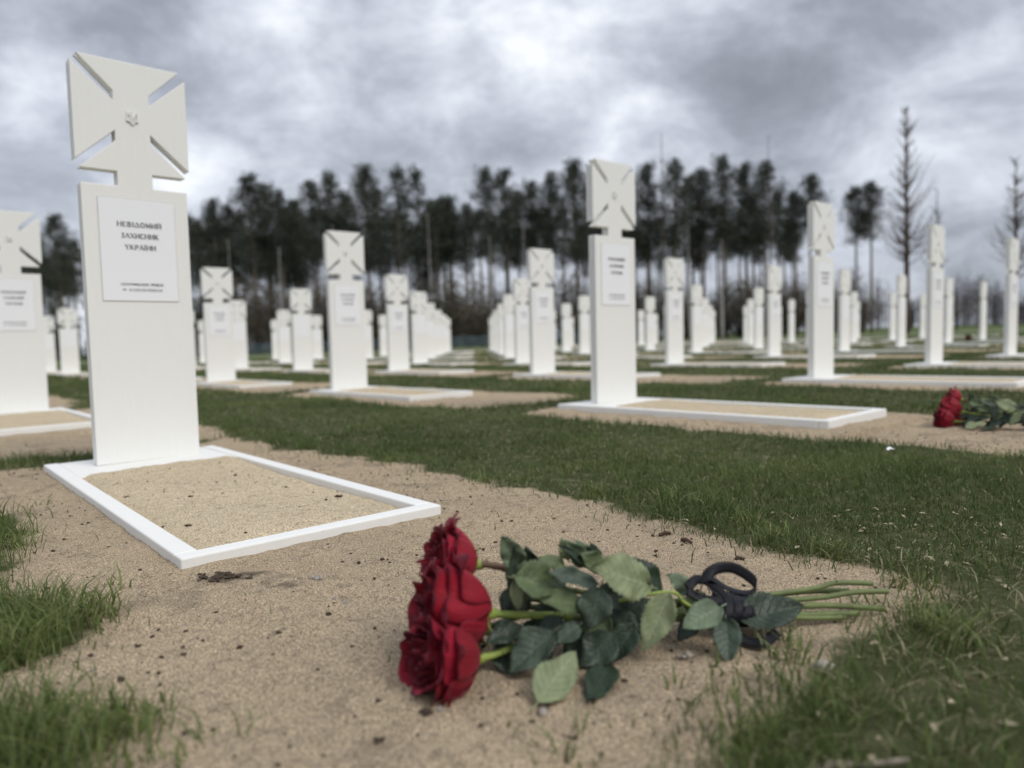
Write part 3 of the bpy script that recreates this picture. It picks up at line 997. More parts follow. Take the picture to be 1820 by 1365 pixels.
def leaf(base, tip, width, m, face, parent, fold=.18, arch=.10, wave=.04, seed=0, name='leaf', stalk=True):
    """ovate leaf with serrated edge from base to tip; face is the way its blade looks"""
    rr = random.Random(seed)
    base, tip = Vector(base), Vector(tip)
    a = tip - base; L = a.length; a.normalize()
    nrm = Vector(face) - a * Vector(face).dot(a)
    nrm.normalize(); s_ = a.cross(nrm)
    ns, nt_ = 26, 10
    P, ac, al = [], [], []
    ph = rr.uniform(0, 6)
    for i in range(ns + 1):
        t = i / ns
        prof = (math.sin(math.pi * min(1, t ** .82)) ** .85) if 0 < t < 1 else 0
        prof = prof * (1 - .12 * t) + (.0 if t < 1 else 0)
        tooth = 1 + (.07 if i % 2 else -.05)
        row = []
        for j in range(nt_ + 1):
            u = j / nt_ * 2 - 1
            w = u * width / 2 * prof * (tooth if abs(u) > .85 else 1)
            z = abs(u) ** 1.3 * fold * width * prof + arch * L * (4 * t * (1 - t)) * -.0 - arch * L * t * t + wave * width * (math.sin(ph + t * 7 + u * 2.2) * abs(u) + .5 * math.sin(ph * 2 + t * 15 + u * 3) * abs(u) + .6 * math.sin(ph + t * 4) * u)
            row.append(base + a * (t * L) + s_ * w + nrm * z)
            ac.append(u); al.append(t)
        P.append(row)
    mb = MB(); mb.grid([[loc(p) for p in r] for r in P], 0, across=ac, along=al)
    if stalk:
        k = len(mb.v)
        mb.tube([loc(base - a * L * .16 - nrm * .002), loc(base - nrm * .001), loc(base + a * L * .3 - nrm * .0012)], [.0012, .0011, .0006], 6)
    o = mb.build(name, LEAF[m], parent, smooth=True)
    sm = o.modifiers.new('thickness', 'SOLIDIFY'); sm.thickness = .0006
    return o


def stem_path(pts, rad, m, name='stem', parent=None, cut=False):
    P = [loc(p) for p in pts]
    # smooth curve through the points
    Q = []
    for i in range(len(P) - 1):
        p0, p1, p2, p3 = P[max(i - 1, 0)], P[i], P[i + 1], P[min(i + 2, len(P) - 1)]
        for k in range(7):
            t = k / 7
            Q.append(.5 * ((2 * p1) + (p2 - p0) * t + (2 * p0 - 5 * p1 + 4 * p2 - p3) * t * t + (3 * p1 - p0 - 3 * p2 + p3) * t ** 3))
    Q.append(P[-1])
    n = len(Q)
    rr = random.Random(int(abs(P[0].x) * 1e5))
    rads = [rad * (1 + (.22 if rr.random() < .12 else rr.uniform(-.04, .04))) for _ in range(n)]
    mb = MB(); mb.tube(Q, rads, 10)
    # thorns
    for i in range(6, n - 3, 9):
        a = rr.uniform(0, 6.28); d = Vector((0, math.sin(a), math.cos(a)))
        if d.z < -.2: continue
        mb.tube([Q[i], Q[i] + d * rad * 1.5, Q[i] + d * rad * 2.3 + Vector((.0015, 0, 0))], [rad * .5, rad * .25, rad * .05], 5)
    o = mb.build(name, m, parent, smooth=True)
    if cut:
        d = (Q[-1] - Q[-3]).normalized()
        mc = MB(); mc.tube([Q[-1] - d * .0002, Q[-1] + d * .0012], [rad * 1.02, rad * .8], 10); mc.build('cut_end', M_CUT, o)
    return o


def bloom(cal, rim, radius, seed, parent, openness=1.0, ragged=0.0):
    rr = random.Random(seed)
    ax = (rim - cal); H = ax.length; ax.normalize()
    e1 = ax.cross(Vector((.2, .3, 1))).normalized(); e2 = ax.cross(e1)
    mb = MB()
    layers = [(.10, 2, 1.5), (.24, 3, 1.25), (.42, 3, 1.2), (.60, 4, 1.05), (.76, 4, 1.0), (.90, 5, .86), (1.0, 5, .74), (1.07, 4, .66)]
    for li, (t, n, ha) in enumerate(layers):
        ph0 = rr.uniform(0, 6.28)
        for q in range(n):
            phi0 = ph0 + q * 2 * math.pi / n + rr.uniform(-.2, .2)
            w1, w2, w3 = rr.uniform(0, 6), rr.uniform(0, 6), rr.uniform(0, 6)
            hh = H * (.84 + .14 * t + rr.uniform(-.05, .05))
            RR = radius * (.12 + .88 * t) * rr.uniform(.94, 1.06)
            curl = max(0, t - .25) * openness * rr.uniform(.6, 1.7)
            tone = rr.uniform(.0, .55) + (.45 * rr.random() ** .6 if t > .7 else 0)
            if t > .95: hh *= rr.uniform(.68, .98)
            P, ac, al = [], [], []
            nu, nv = 19, 20
            for i in range(nv + 1):
                v = i / nv; row = []
                for j in range(nu + 1):
                    u = j / nu * 2 - 1
                    wid = ha * (math.sin(min(1, v * 1.5 + .05) * math.pi / 2) ** .7) * (1 - .10 * max(0, v - .75) * 4)
                    edge = .045 * math.sin(u * 3.3 + w1) + (.030 + .10 * ragged) * math.sin(u * 9 + w2) + .03 * ragged * math.sin(u * 21 + w3)
                    ve = v * (1 - .15 * u * u * v - .08 * abs(u) ** 5 + edge * v ** 4)
                    belly = math.sin(min(1.0, ve * 1.08) ** .66 * math.pi * .53)
                    r = RR * (.12 + .88 * belly) * (1 - .12 * (1 - t) * ve)
                    c_ = max(0, ve - .62) / .38
                    r += radius * .34 * curl * c_ ** 1.7
                    z = hh * ve - hh * .30 * curl * c_ ** 2.4
                    r += radius * (.04 + .09 * t) * ve ** 2 * math.sin(u * 2.6 + w3) + radius * (.045 + .05 * ragged) * ve ** 3 * math.sin(u * 7 + w2)
                    z += hh * .03 * ve ** 2 * math.sin(u * 3 + w1)
                    r += radius * (.16 * (u * .5 + .5) - .08) * ve      # each petal slips under its neighbour
                    r -= radius * .03 * abs(u) ** 3 * ve
                    r += radius * .045 * math.exp(-(u / .22) ** 2) * ve * (1 - ve) * 2 - radius * .03 * math.cos(u * 5 + w2) * ve
                    phi = phi0 + u * wid
                    row.append(loc(cal + ax * z + (e1 * math.cos(phi) + e2 * math.sin(phi)) * r))
                    ac.append(u); al.append(v)
                P.append(row)
            mb.grid(P, 0, across=ac, along=al, tone=[tone] * len(ac))
    o = mb.build('rose_bloom', M_PETAL, parent, smooth=True)
    so = o.modifiers.new('thickness', 'SOLIDIFY'); so.thickness = .0007
    # calyx: swollen cup and five sepals
    mc = MB()
    mc.tube([loc(cal - ax * .012), loc(cal - ax * .004), loc(cal + ax * .004), loc(cal + ax * .010)], [.0045, .0075, .0105, .011], 12)
    for q in range(5):
        ph = q * 2 * math.pi / 5 + rr.uniform(-.2, .2)
        d = e1 * math.cos(ph) + e2 * math.sin(ph); sd = ax.cross(d)
        back = rr.uniform(-.4, .25); L = rr.uniform(.028, .042)
        P = []
        for i in range(9):
            t = i / 8; wv = .0062 * (1 - t) ** .7 * (1 + .2 * math.sin(t * 9))
            c0 = cal + ax * .004 + d * (.010 + L * (t * .75)) + ax * (L * (.45 * t + back * t * t))
            P.append([loc(c0 + sd * wv * k - d * .001 * abs(k)) for k in (-1, 0, 1)])
        mc.grid(P)
    c2 = mc.build('calyx', M_STEM_LIME, o, smooth=True)
    s2 = c2.modifiers.new('thickness', 'SOLIDIFY'); s2.thickness = .0008
    return o


sz = px_size(bq(800, 1100))
bloom(bq(872, 1090, .0), bq(722, 1080, -.004), 74 * sz, 3, bouquet, 1.0, .12)
bloom(bq(846, 1172, -.035), bq(722, 1172, -.060), 66 * sz, 8, bouquet, .9, .10)
bloom(bq(846, 1003, .05), bq(752, 984, .045), 55 * sz, 14, bouquet, .9, .6)
bloom(bq(858, 1120, .07), bq(735, 1130, .05), 62 * sz, 21, bouquet, .8, .15)

# stems from blooms to the cut ends
ST = [([(872, 1090, 0), (960, 1094, .0), (1080, 1096, .01), (1230, 1085, .01), (1340, 1082, .0), (1460, 1076, .0), (1571, 1082, -.005)], .0045, M_STEM),
      ([(846, 1172, -.035), (905, 1153, -.02), (1010, 1128, .0), (1180, 1102, .01), (1340, 1094, .0), (1450, 1092, -.005), (1528, 1090, -.012)], .0046, M_STEM),
      ([(846, 1003, .05), (900, 1010, .05), (1000, 1045, .045), (1150, 1068, .03), (1300, 1064, .02), (1440, 1047, .015), (1485, 1036, .018), (1550, 1037, .02)], .0041, M_STEM),
      ([(850, 1120, .07), (950, 1090, .06), (1100, 1080, .04), (1300, 1072, .02), (1450, 1063, .01), (1515, 1053, .008), (1578, 1051, .005)], .0043, M_STEM),
      ([(900, 1080, .05), (1000, 1078, .05), (1150, 1078, .04), (1300, 1068, .035), (1420, 1052, .035), (1508, 1050, .035)], .0044, M_STEM),
      ([(900, 1062, .06), (960, 1066, .06), (1150, 1090, .0), (1300, 1090, -.005), (1420, 1098, -.01), (1500, 1097, -.012)], .0040, M_STEM)]
STEMS = []
for pts, r, m in ST:
    STEMS.append(stem_path([bq(*p) for p in pts], r, m, parent=bouquet, cut=True))
stem_path([bq(872, 1090, -.0005), bq(920, 1093, -.0005), bq(962, 1094, -.0005), bq(1015, 1095, .0045)], .0054, M_STEM_LIME, 'stem_tip', bouquet)
stem_path([bq(846, 1172, -.0355), bq(876, 1164, -.0285), bq(905, 1153, -.0205), bq(930, 1146, -.016)], .0050, M_STEM_LIME, 'stem_tip', bouquet)
# the upper part of the rearmost stem is brown
stem_path([bq(842, 1003, .049), bq(870, 1004, .049), bq(906, 1012, .048), bq(930, 1024, .047)], .0050, M_STEM_BROWN, 'side_shoot', bouquet)
stem_path([bq(1100, 1068, -.02), bq(1190, 1052, -.03), bq(1215, 1070, -.03), bq(1240, 1085, -.03)], .0024, M_STEM_LIME, 'side_shoot', bouquet)

LV = [  # base, tip, width px, colour, depth, tilt
    ((1154, 1041), (1050, 1007), 74, 'pale', -.030, .25), ((912, 1026), (1003, 1046), 62, 'olive', -.020, .3), ((1032, 1073), (957, 1067), 42, 'olive', -.035, .3),
    ((1068, 1043), (1044, 1121), 54, 'grey', -.042, .5), ((1064, 1038), (972, 1014), 34, 'grey', -.028, .6), ((924, 1006), (891, 950), 38, 'mint', .02, .0),
    ((908, 1062), (914, 965), 17, 'grey', .0, -.1), ((955, 1248), (1026, 1146), 66, 'pale', -.075, .35), ((1086, 1178), (1044, 1252), 48, 'dark', -.065, .3),
    ((1178, 1050), (1124, 990), 44, 'dark', .01, .2), ((1190, 1054), (1143, 1157), 50, 'pale', -.05, .25), ((984, 1122), (903, 1196), 64, 'grey', -.045, .45),
    ((926, 1110), (862, 1146), 36, 'dark', -.02, .5), ((1092, 1126), (1030, 1186), 62, 'dark', -.05, .4), ((1045, 1008), (1004, 960), 30, 'mint', .03, .1),
    ((1051, 1012), (1003, 966), 15, 'dark', .02, .4), ((1046, 998), (1026, 962), 27, 'mint', .035, .1), ((1066, 1002), (1052, 965), 21, 'dark', .03, .2),
    ((1010, 995), (998, 961), 20, 'pale', .05, .0), ((1006, 1006), (958, 990), 26, 'olive', .02, .4), ((914, 1030), (923, 1086), 21, 'pale', -.015, .3),
    ((912, 1045), (891, 1086), 27, 'dark', .01, .1), ((1120, 1082), (1096, 1148), 52, 'dark', -.03, .4), ((1030, 1110), (990, 1142), 34, 'grey', -.04, .4),
    ((1281, 1078), (1213, 1116), 46, 'mint', -.05, .5), ((1312, 1100), (1428, 1078), 64, 'dark', -.03, .55), ((1290, 1102), (1294, 1174), 44, 'grey', -.05, .35),
    ((1228, 1052), (1190, 1021), 31, 'mint', .02, .15), ((1215, 1062), (1240, 1100), 32, 'olive', -.02, .4), ((960, 1105), (935, 1150), 40, 'dark', .0, .3),
    ((1000, 1080), (940, 1120), 46, 'dark', .02, .3), ((1060, 1085), (1000, 1120), 50, 'dark', .03, .3), ((1130, 1075), (1180, 1110), 44, 'dark', .0, .4),
    ((940, 1050), (895, 1100), 40, 'dark', .03, .2), ((1000, 1030), (960, 1060), 44, 'dark', .03, .2), ((1100, 1050), (1060, 1080), 44, 'dark', .03, .3),
    ((1170, 1090), (1110, 1125), 34, 'grey', -.01, .4), ((980, 1150), (930, 1180), 44, 'dark', -.02, .6), ((1050, 1130), (1000, 1175), 50, 'dark', -.02, .6),
    ((1200, 1085), (1150, 1122), 30, 'dark', .02, .5), ((1290, 1075), (1260, 1120), 34, 'dark', -.0, .4), ((880, 1150), (910, 1195), 38, 'dark', .0, .4),
    ((1080, 1092), (1040, 1140), 48, 'olive', -.02, .5), ((1000, 1098), (962, 1142), 44, 'grey', -.02, .4), ((1140, 1060), (1100, 1100), 40, 'grey', -.015, .5), ((960, 1030), (905, 1058), 44, 'olive', .0, .2),
    ((1180, 1075), (1150, 1135), 34, 'dark', -.03, .4), ((1020, 1050), (985, 1088), 40, 'dark', -.01, .3), ((905, 1100), (885, 1160), 40, 'grey', .0, .3), ((1130, 1110), (1085, 1175), 44, 'dark', -.045, .5),
    ((930, 990), (900, 1030), 34, 'olive', .03, .3), ((1075, 1010), (1030, 985), 34, 'olive', .025, .2), ((1265, 1080), (1225, 1060), 36, 'olive', -.01, .3), ((1240, 1098), (1205, 1140), 32, 'dark', -.02, .5), ((1090, 1030), (1135, 1010), 34, 'grey', .03, .4), ((950, 1020), (935, 975), 30, 'dark', .04, .1)]
cam_dir = -FWD
for k, (b_, t, w, m, dy, tilt) in enumerate(LV):
    pb, pt = bq(*b_, dy), bq(*t, dy - .012)
    lim = .004 + (.004 if k % 2 else 0)
    for p in (pb, pt):
        if p.z < lim:
            # rest on the sand: bring the end nearer along the same level
            q = EYE + (p - EYE) * ((lim - CAMZ) / (p.z - CAMZ)); p.x, p.y, p.z = q.x, q.y, q.z
    face = Vector((0, -1, .35)) + Vector((random.uniform(-.3, .3), 0, tilt * 1.6 + random.uniform(-.1, .2)))
    st = STEMS[k % len(STEMS)]
    leaf(pb, pt, w * 1.17 * px_size(pb), m, face, st, fold=random.uniform(.02, .3), arch=random.uniform(-.08, .2), wave=random.uniform(.05, .13), seed=k)


def strip(pts, wdir, width, n=6, thick=0):
    """flat ribbon through points; wdir(i) gives its cross direction"""
    Q = []
    P = [Vector(p) for p in pts]
    for i in range(len(P) - 1):
        p0, p1, p2, p3 = P[max(i - 1, 0)], P[i], P[i + 1], P[min(i + 2, len(P) - 1)]
        for k in range(n):
            t = k / n
            Q.append(.5 * ((2 * p1) + (p2 - p0) * t + (2 * p0 - 5 * p1 + 4 * p2 - p3) * t * t + (3 * p1 - p0 - 3 * p2 + p3) * t ** 3))
    Q.append(P[-1]); m = len(Q)
    rows = []
    for i, q in enumerate(Q):
        d = Vector(wdir(i / (m - 1))); tg = (Q[min(i + 1, m - 1)] - Q[max(i - 1, 0)]).normalized()
        d = (d - tg * d.dot(tg)).normalized()
        rows.append([loc(q + d * width * s) for s in (-.5, -.17, .17, .5)])
    return rows


mb = MB()
# bands wound round the stems
for cx_, tilt in ((1280, .008), (1288, -.006), (1297, .007), (1306, -.008), (1314, .006), (1322, -.005)):
    ring = []
    c0 = bq(cx_, 1083, .006)
    for k in range(15):
        a = 2 * math.pi * k / 14
        ring.append(c0 + Vector((tilt * math.sin(a), math.cos(a) * .036, math.sin(a) * (.021 + .003 * math.sin(cx_ + a * 2)))))
    mb.grid(strip(ring, lambda t: (1, 0, 0), .015))
ribbon = mb.build('ribbon', M_RIBBON, bouquet, smooth=True)
ribbon.modifiers.new('thickness', 'SOLIDIFY').thickness = .0006
mb = MB()   # the standing loop
lp = [bq(1245, 1052, -.02), bq(1252, 1028, -.02), bq(1275, 1010, -.018), bq(1305, 1010, -.015), bq(1335, 1028, -.012), bq(1344, 1044, -.005), bq(1330, 1054, .012), bq(1295, 1046, .02), bq(1268, 1030, .01), bq(1258, 1040, -.004), bq(1285, 1064, -.012)]
mb.grid(strip(lp, lambda t: (.25, .95 - .75 * math.sin(math.pi * min(1, t * 1.6)), .1 + .8 * math.sin(math.pi * min(1, t * 1.6))), .016))
l2 = [bq(1285, 1066, -.02), bq(1255, 1066, -.026), bq(1226, 1052, -.02), bq(1222, 1046, -.01), bq(1240, 1030, .0), bq(1270, 1040, .0), bq(1292, 1062, -.006)]
mb.grid(strip(l2, lambda t: (.2, .8, .6), .015))
o = mb.build('ribbon_loop', M_RIBBON, ribbon, smooth=True); o.modifiers.new('thickness', 'SOLIDIFY').thickness = .0006
mb = MB()   # tail lying on the sand
tl = [bq(1300, 1104, -.03), at(1312, 1128, .012), at(1335, 1142, .006), at(1360, 1140, .010), at(1382, 1122, .012)]
mb.grid(strip(tl, lambda t: (.1, .9, .4), .016))
o = mb.build('ribbon_tail', M_RIBBON, ribbon, smooth=True); o.modifiers.new('thickness', 'SOLIDIFY').thickness = .0006

# the same kind of bouquet farther off, two of them
b2 = copy_tree(bouquet)
p = at(1745, 762)
b2.location = (p.x + .085, p.y + .02, .0); b2.rotation_euler = (0, 0, R(-52)); b2.scale = (.88,) * 3
tag(b2, 'smaller bouquet of red roses on the sand at the right edge', 'bouquet', 'rose bouquets on graves')
p = at(1727, 606)
b3 = link('rose_bouquet', flatten(bouquet, 'rose_bouquet')); b3.location = (p.x, p.y, 0); b3.rotation_euler = (0, 0, R(20)); b3.scale = (.9,) * 3
tag(b3, 'tiny far dark red bouquet between the crosses near the right edge', 'bouquet', 'rose bouquets on graves')


# ------------------------------------------------------------------ trees
def clump_mesh(name, cents, rads, n_each, size, m, seed, stretch=(1, 1, .7)):
    r = np.random.default_rng(seed)
    V = []
    for c_, ra in zip(cents, rads):
        d = r.normal(0, 1, (n_each, 3)); d /= np.linalg.norm(d, axis=1)[:, None]
        p = np.array(c_) + d * (r.uniform(0, 1, (n_each, 1)) ** .5) * ra * np.array(stretch)
        a = r.normal(0, 1, (n_each, 3)); a /= np.linalg.norm(a, axis=1)[:, None]
        b_ = np.cross(a, r.normal(0, 1, (n_each, 3))); b_ /= np.linalg.norm(b_, axis=1)[:, None]
        s = size * r.uniform(.5, 1.3, (n_each, 1))
        V.append(np.stack([p - a * s, p + a * s * .8 + b_ * s * .5, p + a * s * .3 - b_ * s * .5], 1).reshape(-1, 3))
    V = np.concatenate(V)
    return np_mesh(name, V, np.arange(len(V)).reshape(-1, 3), m)


def pine(seed, H, crown0, width, dense, mneedle):
    """trunk with limbs and needle clumps of one pine; heights in metres"""
    rr = random.Random(seed)
    mb = MB()
    bend = [rr.uniform(-.25, .25), rr.uniform(-.25, .25)]
    pts = [(bend[0] * math.sin(t * 3) * .8, bend[1] * math.sin(t * 2.5) * .8, -.3 + t * (H + .1)) for t in np.linspace(0, 1, 12)]
    mb.tube(pts, [.19 * (1 - .82 * t) + .02 for t in np.linspace(0, 1, 12)], 8)
    cents, rads = [], []
    n = int(34 * dense)
    for k in range(n):
        t = (k + rr.random()) / n
        z = crown0 + (H - crown0) * t
        prof = (1 - t) ** .62 * (.35 + .65 * min(1, t * 4 + .15)) * rr.uniform(.35, 1.1)
        L = width * .58 * prof + .25
        a = rr.uniform(0, 6.28); rise = L * rr.uniform(-.05, .55)
        i = min(11, int((z / H) * 11)); o = Vector(pts[i])
        s = Vector((o.x, o.y, z)); e = s + Vector((math.cos(a) * L, math.sin(a) * L, rise))
        mb.tube([s, (s + e) / 2 + Vector((0, 0, -.05)), e], [.045, .03, .012], 5, cap=False)
        for f in (.3, .65, 1.0):
            if rr.random() < .85:
                cents.append(s + (e - s) * f + Vector((rr.gauss(0, .2), rr.gauss(0, .2), rr.uniform(-.2, .45)))); rads.append(rr.uniform(.42, .85) * (1.15 - .45 * t))
    for k in range(8):      # dead stubs below the crown
        z = rr.uniform(crown0 * .45, crown0); a = rr.uniform(0, 6.28); L = rr.uniform(.5, 1.3)
        s = Vector((pts[int(z / H * 11)][0], pts[int(z / H * 11)][1], z))
        mb.tube([s, s + Vector((math.cos(a) * L, math.sin(a) * L, rr.uniform(-.3, .2)))], [.022, .008], 4, cap=False)
    tm = mb.mesh('trunk', M_BARK, True)
    cm = clump_mesh('crown', cents, rads, 64, .105, mneedle, seed, (1.25, 1.25, 1.2))
    return tm, cm


def put_tree(name, meshes, p, scale, rz, label, cat, group):
    root = empty(name, (p[0], p[1], 0)); root.rotation_euler = (0, 0, rz); root.scale = scale
    for n_, me_ in meshes: link(n_, me_, root)
    tag(root, label, cat, group)
    return root


PV = [pine(40 + k, 17, c0, w, d, M_NEEDLE if k != 4 else M_NEEDLE_B) for k, (c0, w, d) in enumerate(((8.0, 5.4, 1.9), (9.0, 4.6, 1.6), (7.6, 6.4, 2.3), (9.6, 4.2, 1.3), (8.2, 5.2, 1.25), (10.8, 4.8, 1.5), (11.4, 5.4, 1.3), (10.6, 4.8, 1.2)))]
# pixel of the top, spread, variant, distance
PN = [(60, 420, 0, 72), (96, 388, 2, 70), (128, 430, 1, 74), (352, 395, 1, 72), (378, 362, 0, 70), (405, 372, 2, 73), (440, 318, 2, 70), (468, 335, 0, 74), (497, 345, 1, 71), (522, 362, 2, 76), (548, 330, 0, 70),
      (586, 314, 1, 72), (612, 350, 2, 75), (648, 303, 2, 69), (672, 345, 0, 74), (703, 302, 4, 70), (741, 305, 4, 72), (772, 372, 1, 71), (786, 364, 3, 74), (800, 356, 3, 73), (826, 368, 1, 78), (864, 305, 1, 70), (895, 308, 3, 72), (920, 345, 1, 77), (945, 330, 0, 73), (976, 314, 1, 70),
      (1020, 294, 2, 68), (1048, 330, 1, 74), (1085, 320, 0, 73), (1118, 312, 1, 70), (1150, 300, 0, 71), (1200, 290, 1, 69), (1226, 318, 2, 75), (1245, 306, 3, 72), (1286, 284, 1, 70), (1325, 300, 0, 73), (1360, 293, 1, 70), (1385, 345, 3, 78),
      (1412, 348, 5, 72), (1440, 318, 5, 70), (1520, 338, 5, 71), (1548, 330, 5, 70)]
TRAIT = ['full dark crown', 'narrow dark crown', 'broad dense crown', 'thin crown on a tall trunk', 'sparse greyish crown', 'small high crown on a bare trunk', 'wide high crown', 'loose high crown']
for k, (px, py, v, dist) in enumerate(PN):
    top = at_y(px, py, dist)
    s = top.z / 17
    put_tree('pine_tree', (('trunk', PV[v][0]), ('crown', PV[v][1])), (top.x, dist), (s * 1.0, s * 1.0, s), k * 2.4,
             'pine with %s, number %d from left at wood edge' % (TRAIT[v], k + 1), 'pine tree', 'pines at the wood edge')
# a second rank behind them
rr = random.Random(5)
k = 0
for px in list(range(30, 770, 19)) + [752, 762, 776, 784] + list(range(785, 1420, 23)):
    dist = rr.uniform(84, 100); pxx = px + rr.uniform(-10, 10)
    lim = 385 if px < 760 else 365
    top = at_y(pxx, lim + rr.uniform(-15, 45) + (40 if px < 330 else 0), dist)
    s = top.z / 17; v = rr.choice([6, 7, 7, 2]) if px < 760 else rr.choice([7, 3, 6, 7])
    k += 1
    put_tree('pine_tree', (('trunk', PV[v][0]), ('crown', PV[v][1])), (top.x, dist), (s, s, s), rr.uniform(0, 6),
             'rear rank pine with %s, number %d from the left' % (TRAIT[v], k), 'pine tree', 'pines of the rear rank')


def bare_tree(seed, H, spread, r0, nb, up, thin, b0=.25, m=None):
    rr = random.Random(seed); mb = MB()
    pts = [(rr.uniform(-.05, .05) * t, rr.uniform(-.05, .05) * t, -.3 + (H + .3) * t) for t in np.linspace(0, 1, 10)]
    mb.tube(pts, [r0 * (1 - t) + thin for t in np.linspace(0, 1, 10)], 8)
    tr = mb.mesh('trunk', m or M_TWIG, True)
    mb = MB()
    for k in range(nb):
        t = b0 + (1 - b0) * rr.random() ** 1.15
        z = H * t; L = spread * (1 - t * .86) * rr.uniform(.25, 1.15); a = rr.uniform(0, 6.28)
        s = Vector((0, 0, z)); d = Vector((math.cos(a), math.sin(a), up + rr.uniform(-.55, .6)))
        e = s + d * L; mid = s + d * L * .5 + Vector((rr.uniform(-.08, .08) * L, rr.uniform(-.08, .08) * L, -.14 * L))
        mb.tube([s, mid, e], [r0 * .22 + thin * .4, r0 * .12 + thin * .3, thin * .25], 4, cap=False)
        for q in range(8):
            f = rr.uniform(.15, 1); s2 = s + (e - s) * f; d2 = Vector((math.cos(a + rr.uniform(-1, 1)), math.sin(a + rr.uniform(-1, 1)), up + rr.uniform(-.1, .9)))
            mb.tube([s2, s2 + d2 * L * rr.uniform(.2, .42)], [thin * .35, thin * .15], 3, cap=False)
    return tr, mb.mesh('crown', M_BARETWIG)


for k, (px, py, dist, sp, r0, nb, up, lab) in enumerate(((1611, 188, 46, 2.7, .19, 120, .85, 'tallest bare leafless tree, pointed top against the sky at right'),
                                                       (1665, 335, 52, 1.5, .11, 55, .8, 'slender bare leafless tree behind the right-hand crosses'),
                                                       (1806, 284, 46, 2.5, .15, 100, .8, 'bare leafless tree at the right edge of the view'),
                                                       (1175, 235, 66, .9, .08, 26, .5, 'thin bare tree whose tip rises over the pines right of the tall central cross'),
                                                       (1366, 240, 66, .9, .08, 26, .5, 'thin bare tree whose tip rises above the pines right of centre'),
                                                       (1700, 520, 58, 1.6, .06, 40, .6, 'low bare sapling among the farthest right crosses'),
                                                       (1740, 500, 62, 1.8, .06, 40, .6, 'bare bushy sapling left of the far right tree'))):
    top = at_y(px, py, dist)
    tr, cr = bare_tree(60 + k, top.z, sp, r0, nb, up, .019, .3)
    put_tree('bare_tree', (('trunk', tr), ('crown', cr)), (top.x, dist), (1, 1, 1), 0, lab, 'bare tree', 'bare trees behind the crosses')
for k, (px, py, dist, r0) in enumerate(((1281, 425, 52, .13), (495, 440, 52, .09), (870, 420, 56, .07), (1222, 400, 58, .08), (405, 425, 60, .07), (1060, 420, 60, .07), (590, 400, 62, .06), (760, 380, 62, .08), (930, 400, 62, .07))):
    top = at_y(px, py, dist)
    tr, cr = bare_tree(90 + k, top.z, .9, r0, 18, .9, .02, .55, M_GREYTRUNK)
    put_tree('birch_tree', (('trunk', tr), ('crown', cr)), (top.x, dist), (1, 1, 1), 0,
             'slim grey bare trunk before the wood, %s from the left' % {4: 'first', 1: 'second', 6: 'third', 7: 'fourth', 2: 'fifth', 8: 'sixth', 5: 'seventh', 3: 'eighth', 0: 'thickest and ninth'}[k], 'bare tree', 'grey trunks before the wood')


def bush(px, pyt, wpx, dist, m, seed, label, group, tw=26, dens=70):
    c = at_y(px, pyt, dist); H = max(c.z, .6); w = wpx * dist / F
    rr = random.Random(seed)
    root = empty('bush', (c.x, dist, 0))
    mb = MB()
    cents, rads = [], []
    for k in range(tw):
        a = rr.uniform(0, 6.28); L = w * .5 * rr.uniform(.2, 1); h = H * rr.uniform(.55, 1.02) * (1 - .3 * (L / w * 2) ** 2)
        e = Vector((math.cos(a) * L, math.sin(a) * L * .6, h))
        mb.tube([(e.x * .1, e.y * .1, -.1), (e.x * .55, e.y * .55, h * .6), e], [.035, .022, .008], 4, cap=False)
        for f in (.45, .7, 1):
            cents.append(Vector((e.x * f, e.y * f, h * f))); rads.append(H * .20)
    mb.build('stems', M_TWIG, root)
    link('foliage', clump_mesh('foliage', cents, rads, dens, .055 * max(1, H * .35), m, seed, (1, 1, 1)), root)
    tag(root, label, 'bush', group)


BU = [(405, 515, 90, 'b'), (455, 508, 80, 'b'), (520, 520, 90, 'g'), (590, 505, 90, 'b'), (660, 500, 90, 'b'), (720, 505, 90, 'b'), (775, 520, 70, 'g'), (828, 488, 110, 'b'), (890, 520, 80, 'g'), (935, 500, 80, 'b'),
      (1010, 490, 90, 'b'), (1070, 505, 80, 'b'), (1140, 500, 90, 'b'), (1215, 505, 80, 'b'), (1285, 510, 80, 'g'), (1340, 490, 90, 'b'), (1410, 495, 90, 'b'), (1470, 505, 80, 'b'), (1530, 520, 80, 'b'), (90, 520, 110, 'g'), (350, 530, 80, 'g')]
rr = random.Random(3)
BU += [(px + rr.uniform(-15, 15), rr.uniform(492, 540), rr.uniform(70, 110), 'b' if rr.random() < .8 else 'g') for px in range(320, 1560, 52)]
for k, (px, py, w, t) in enumerate(sorted(BU)):
    bush(px, py, w, rr.uniform(57, 67), M_BUSH if t == 'b' else M_BUSH_G, 200 + k,
         '%s bush, number %d from the left at the foot of the wood' % ('brown leafless' if t == 'b' else 'dark evergreen', k + 1), 'bushes at the foot of the wood')
# low dark hedge at the foot of the wood
hedge_c, hedge_r = [], []
for k in range(150):
    px = rr.uniform(-60, 1560); d = rr.uniform(66, 69); p = at_y(px, 600, d)
    hedge_c.append(Vector((p.x, d, rr.uniform(.1, 1.5)))); hedge_r.append(rr.uniform(.8, 1.3))
o = link('hedge', clump_mesh('hedge', hedge_c, hedge_r, 60, .2, M_BUSH_G, 9, (1, .5, .8)))
tag(o, 'dark undergrowth along the foot of the pine wood', 'undergrowth', kind='stuff')
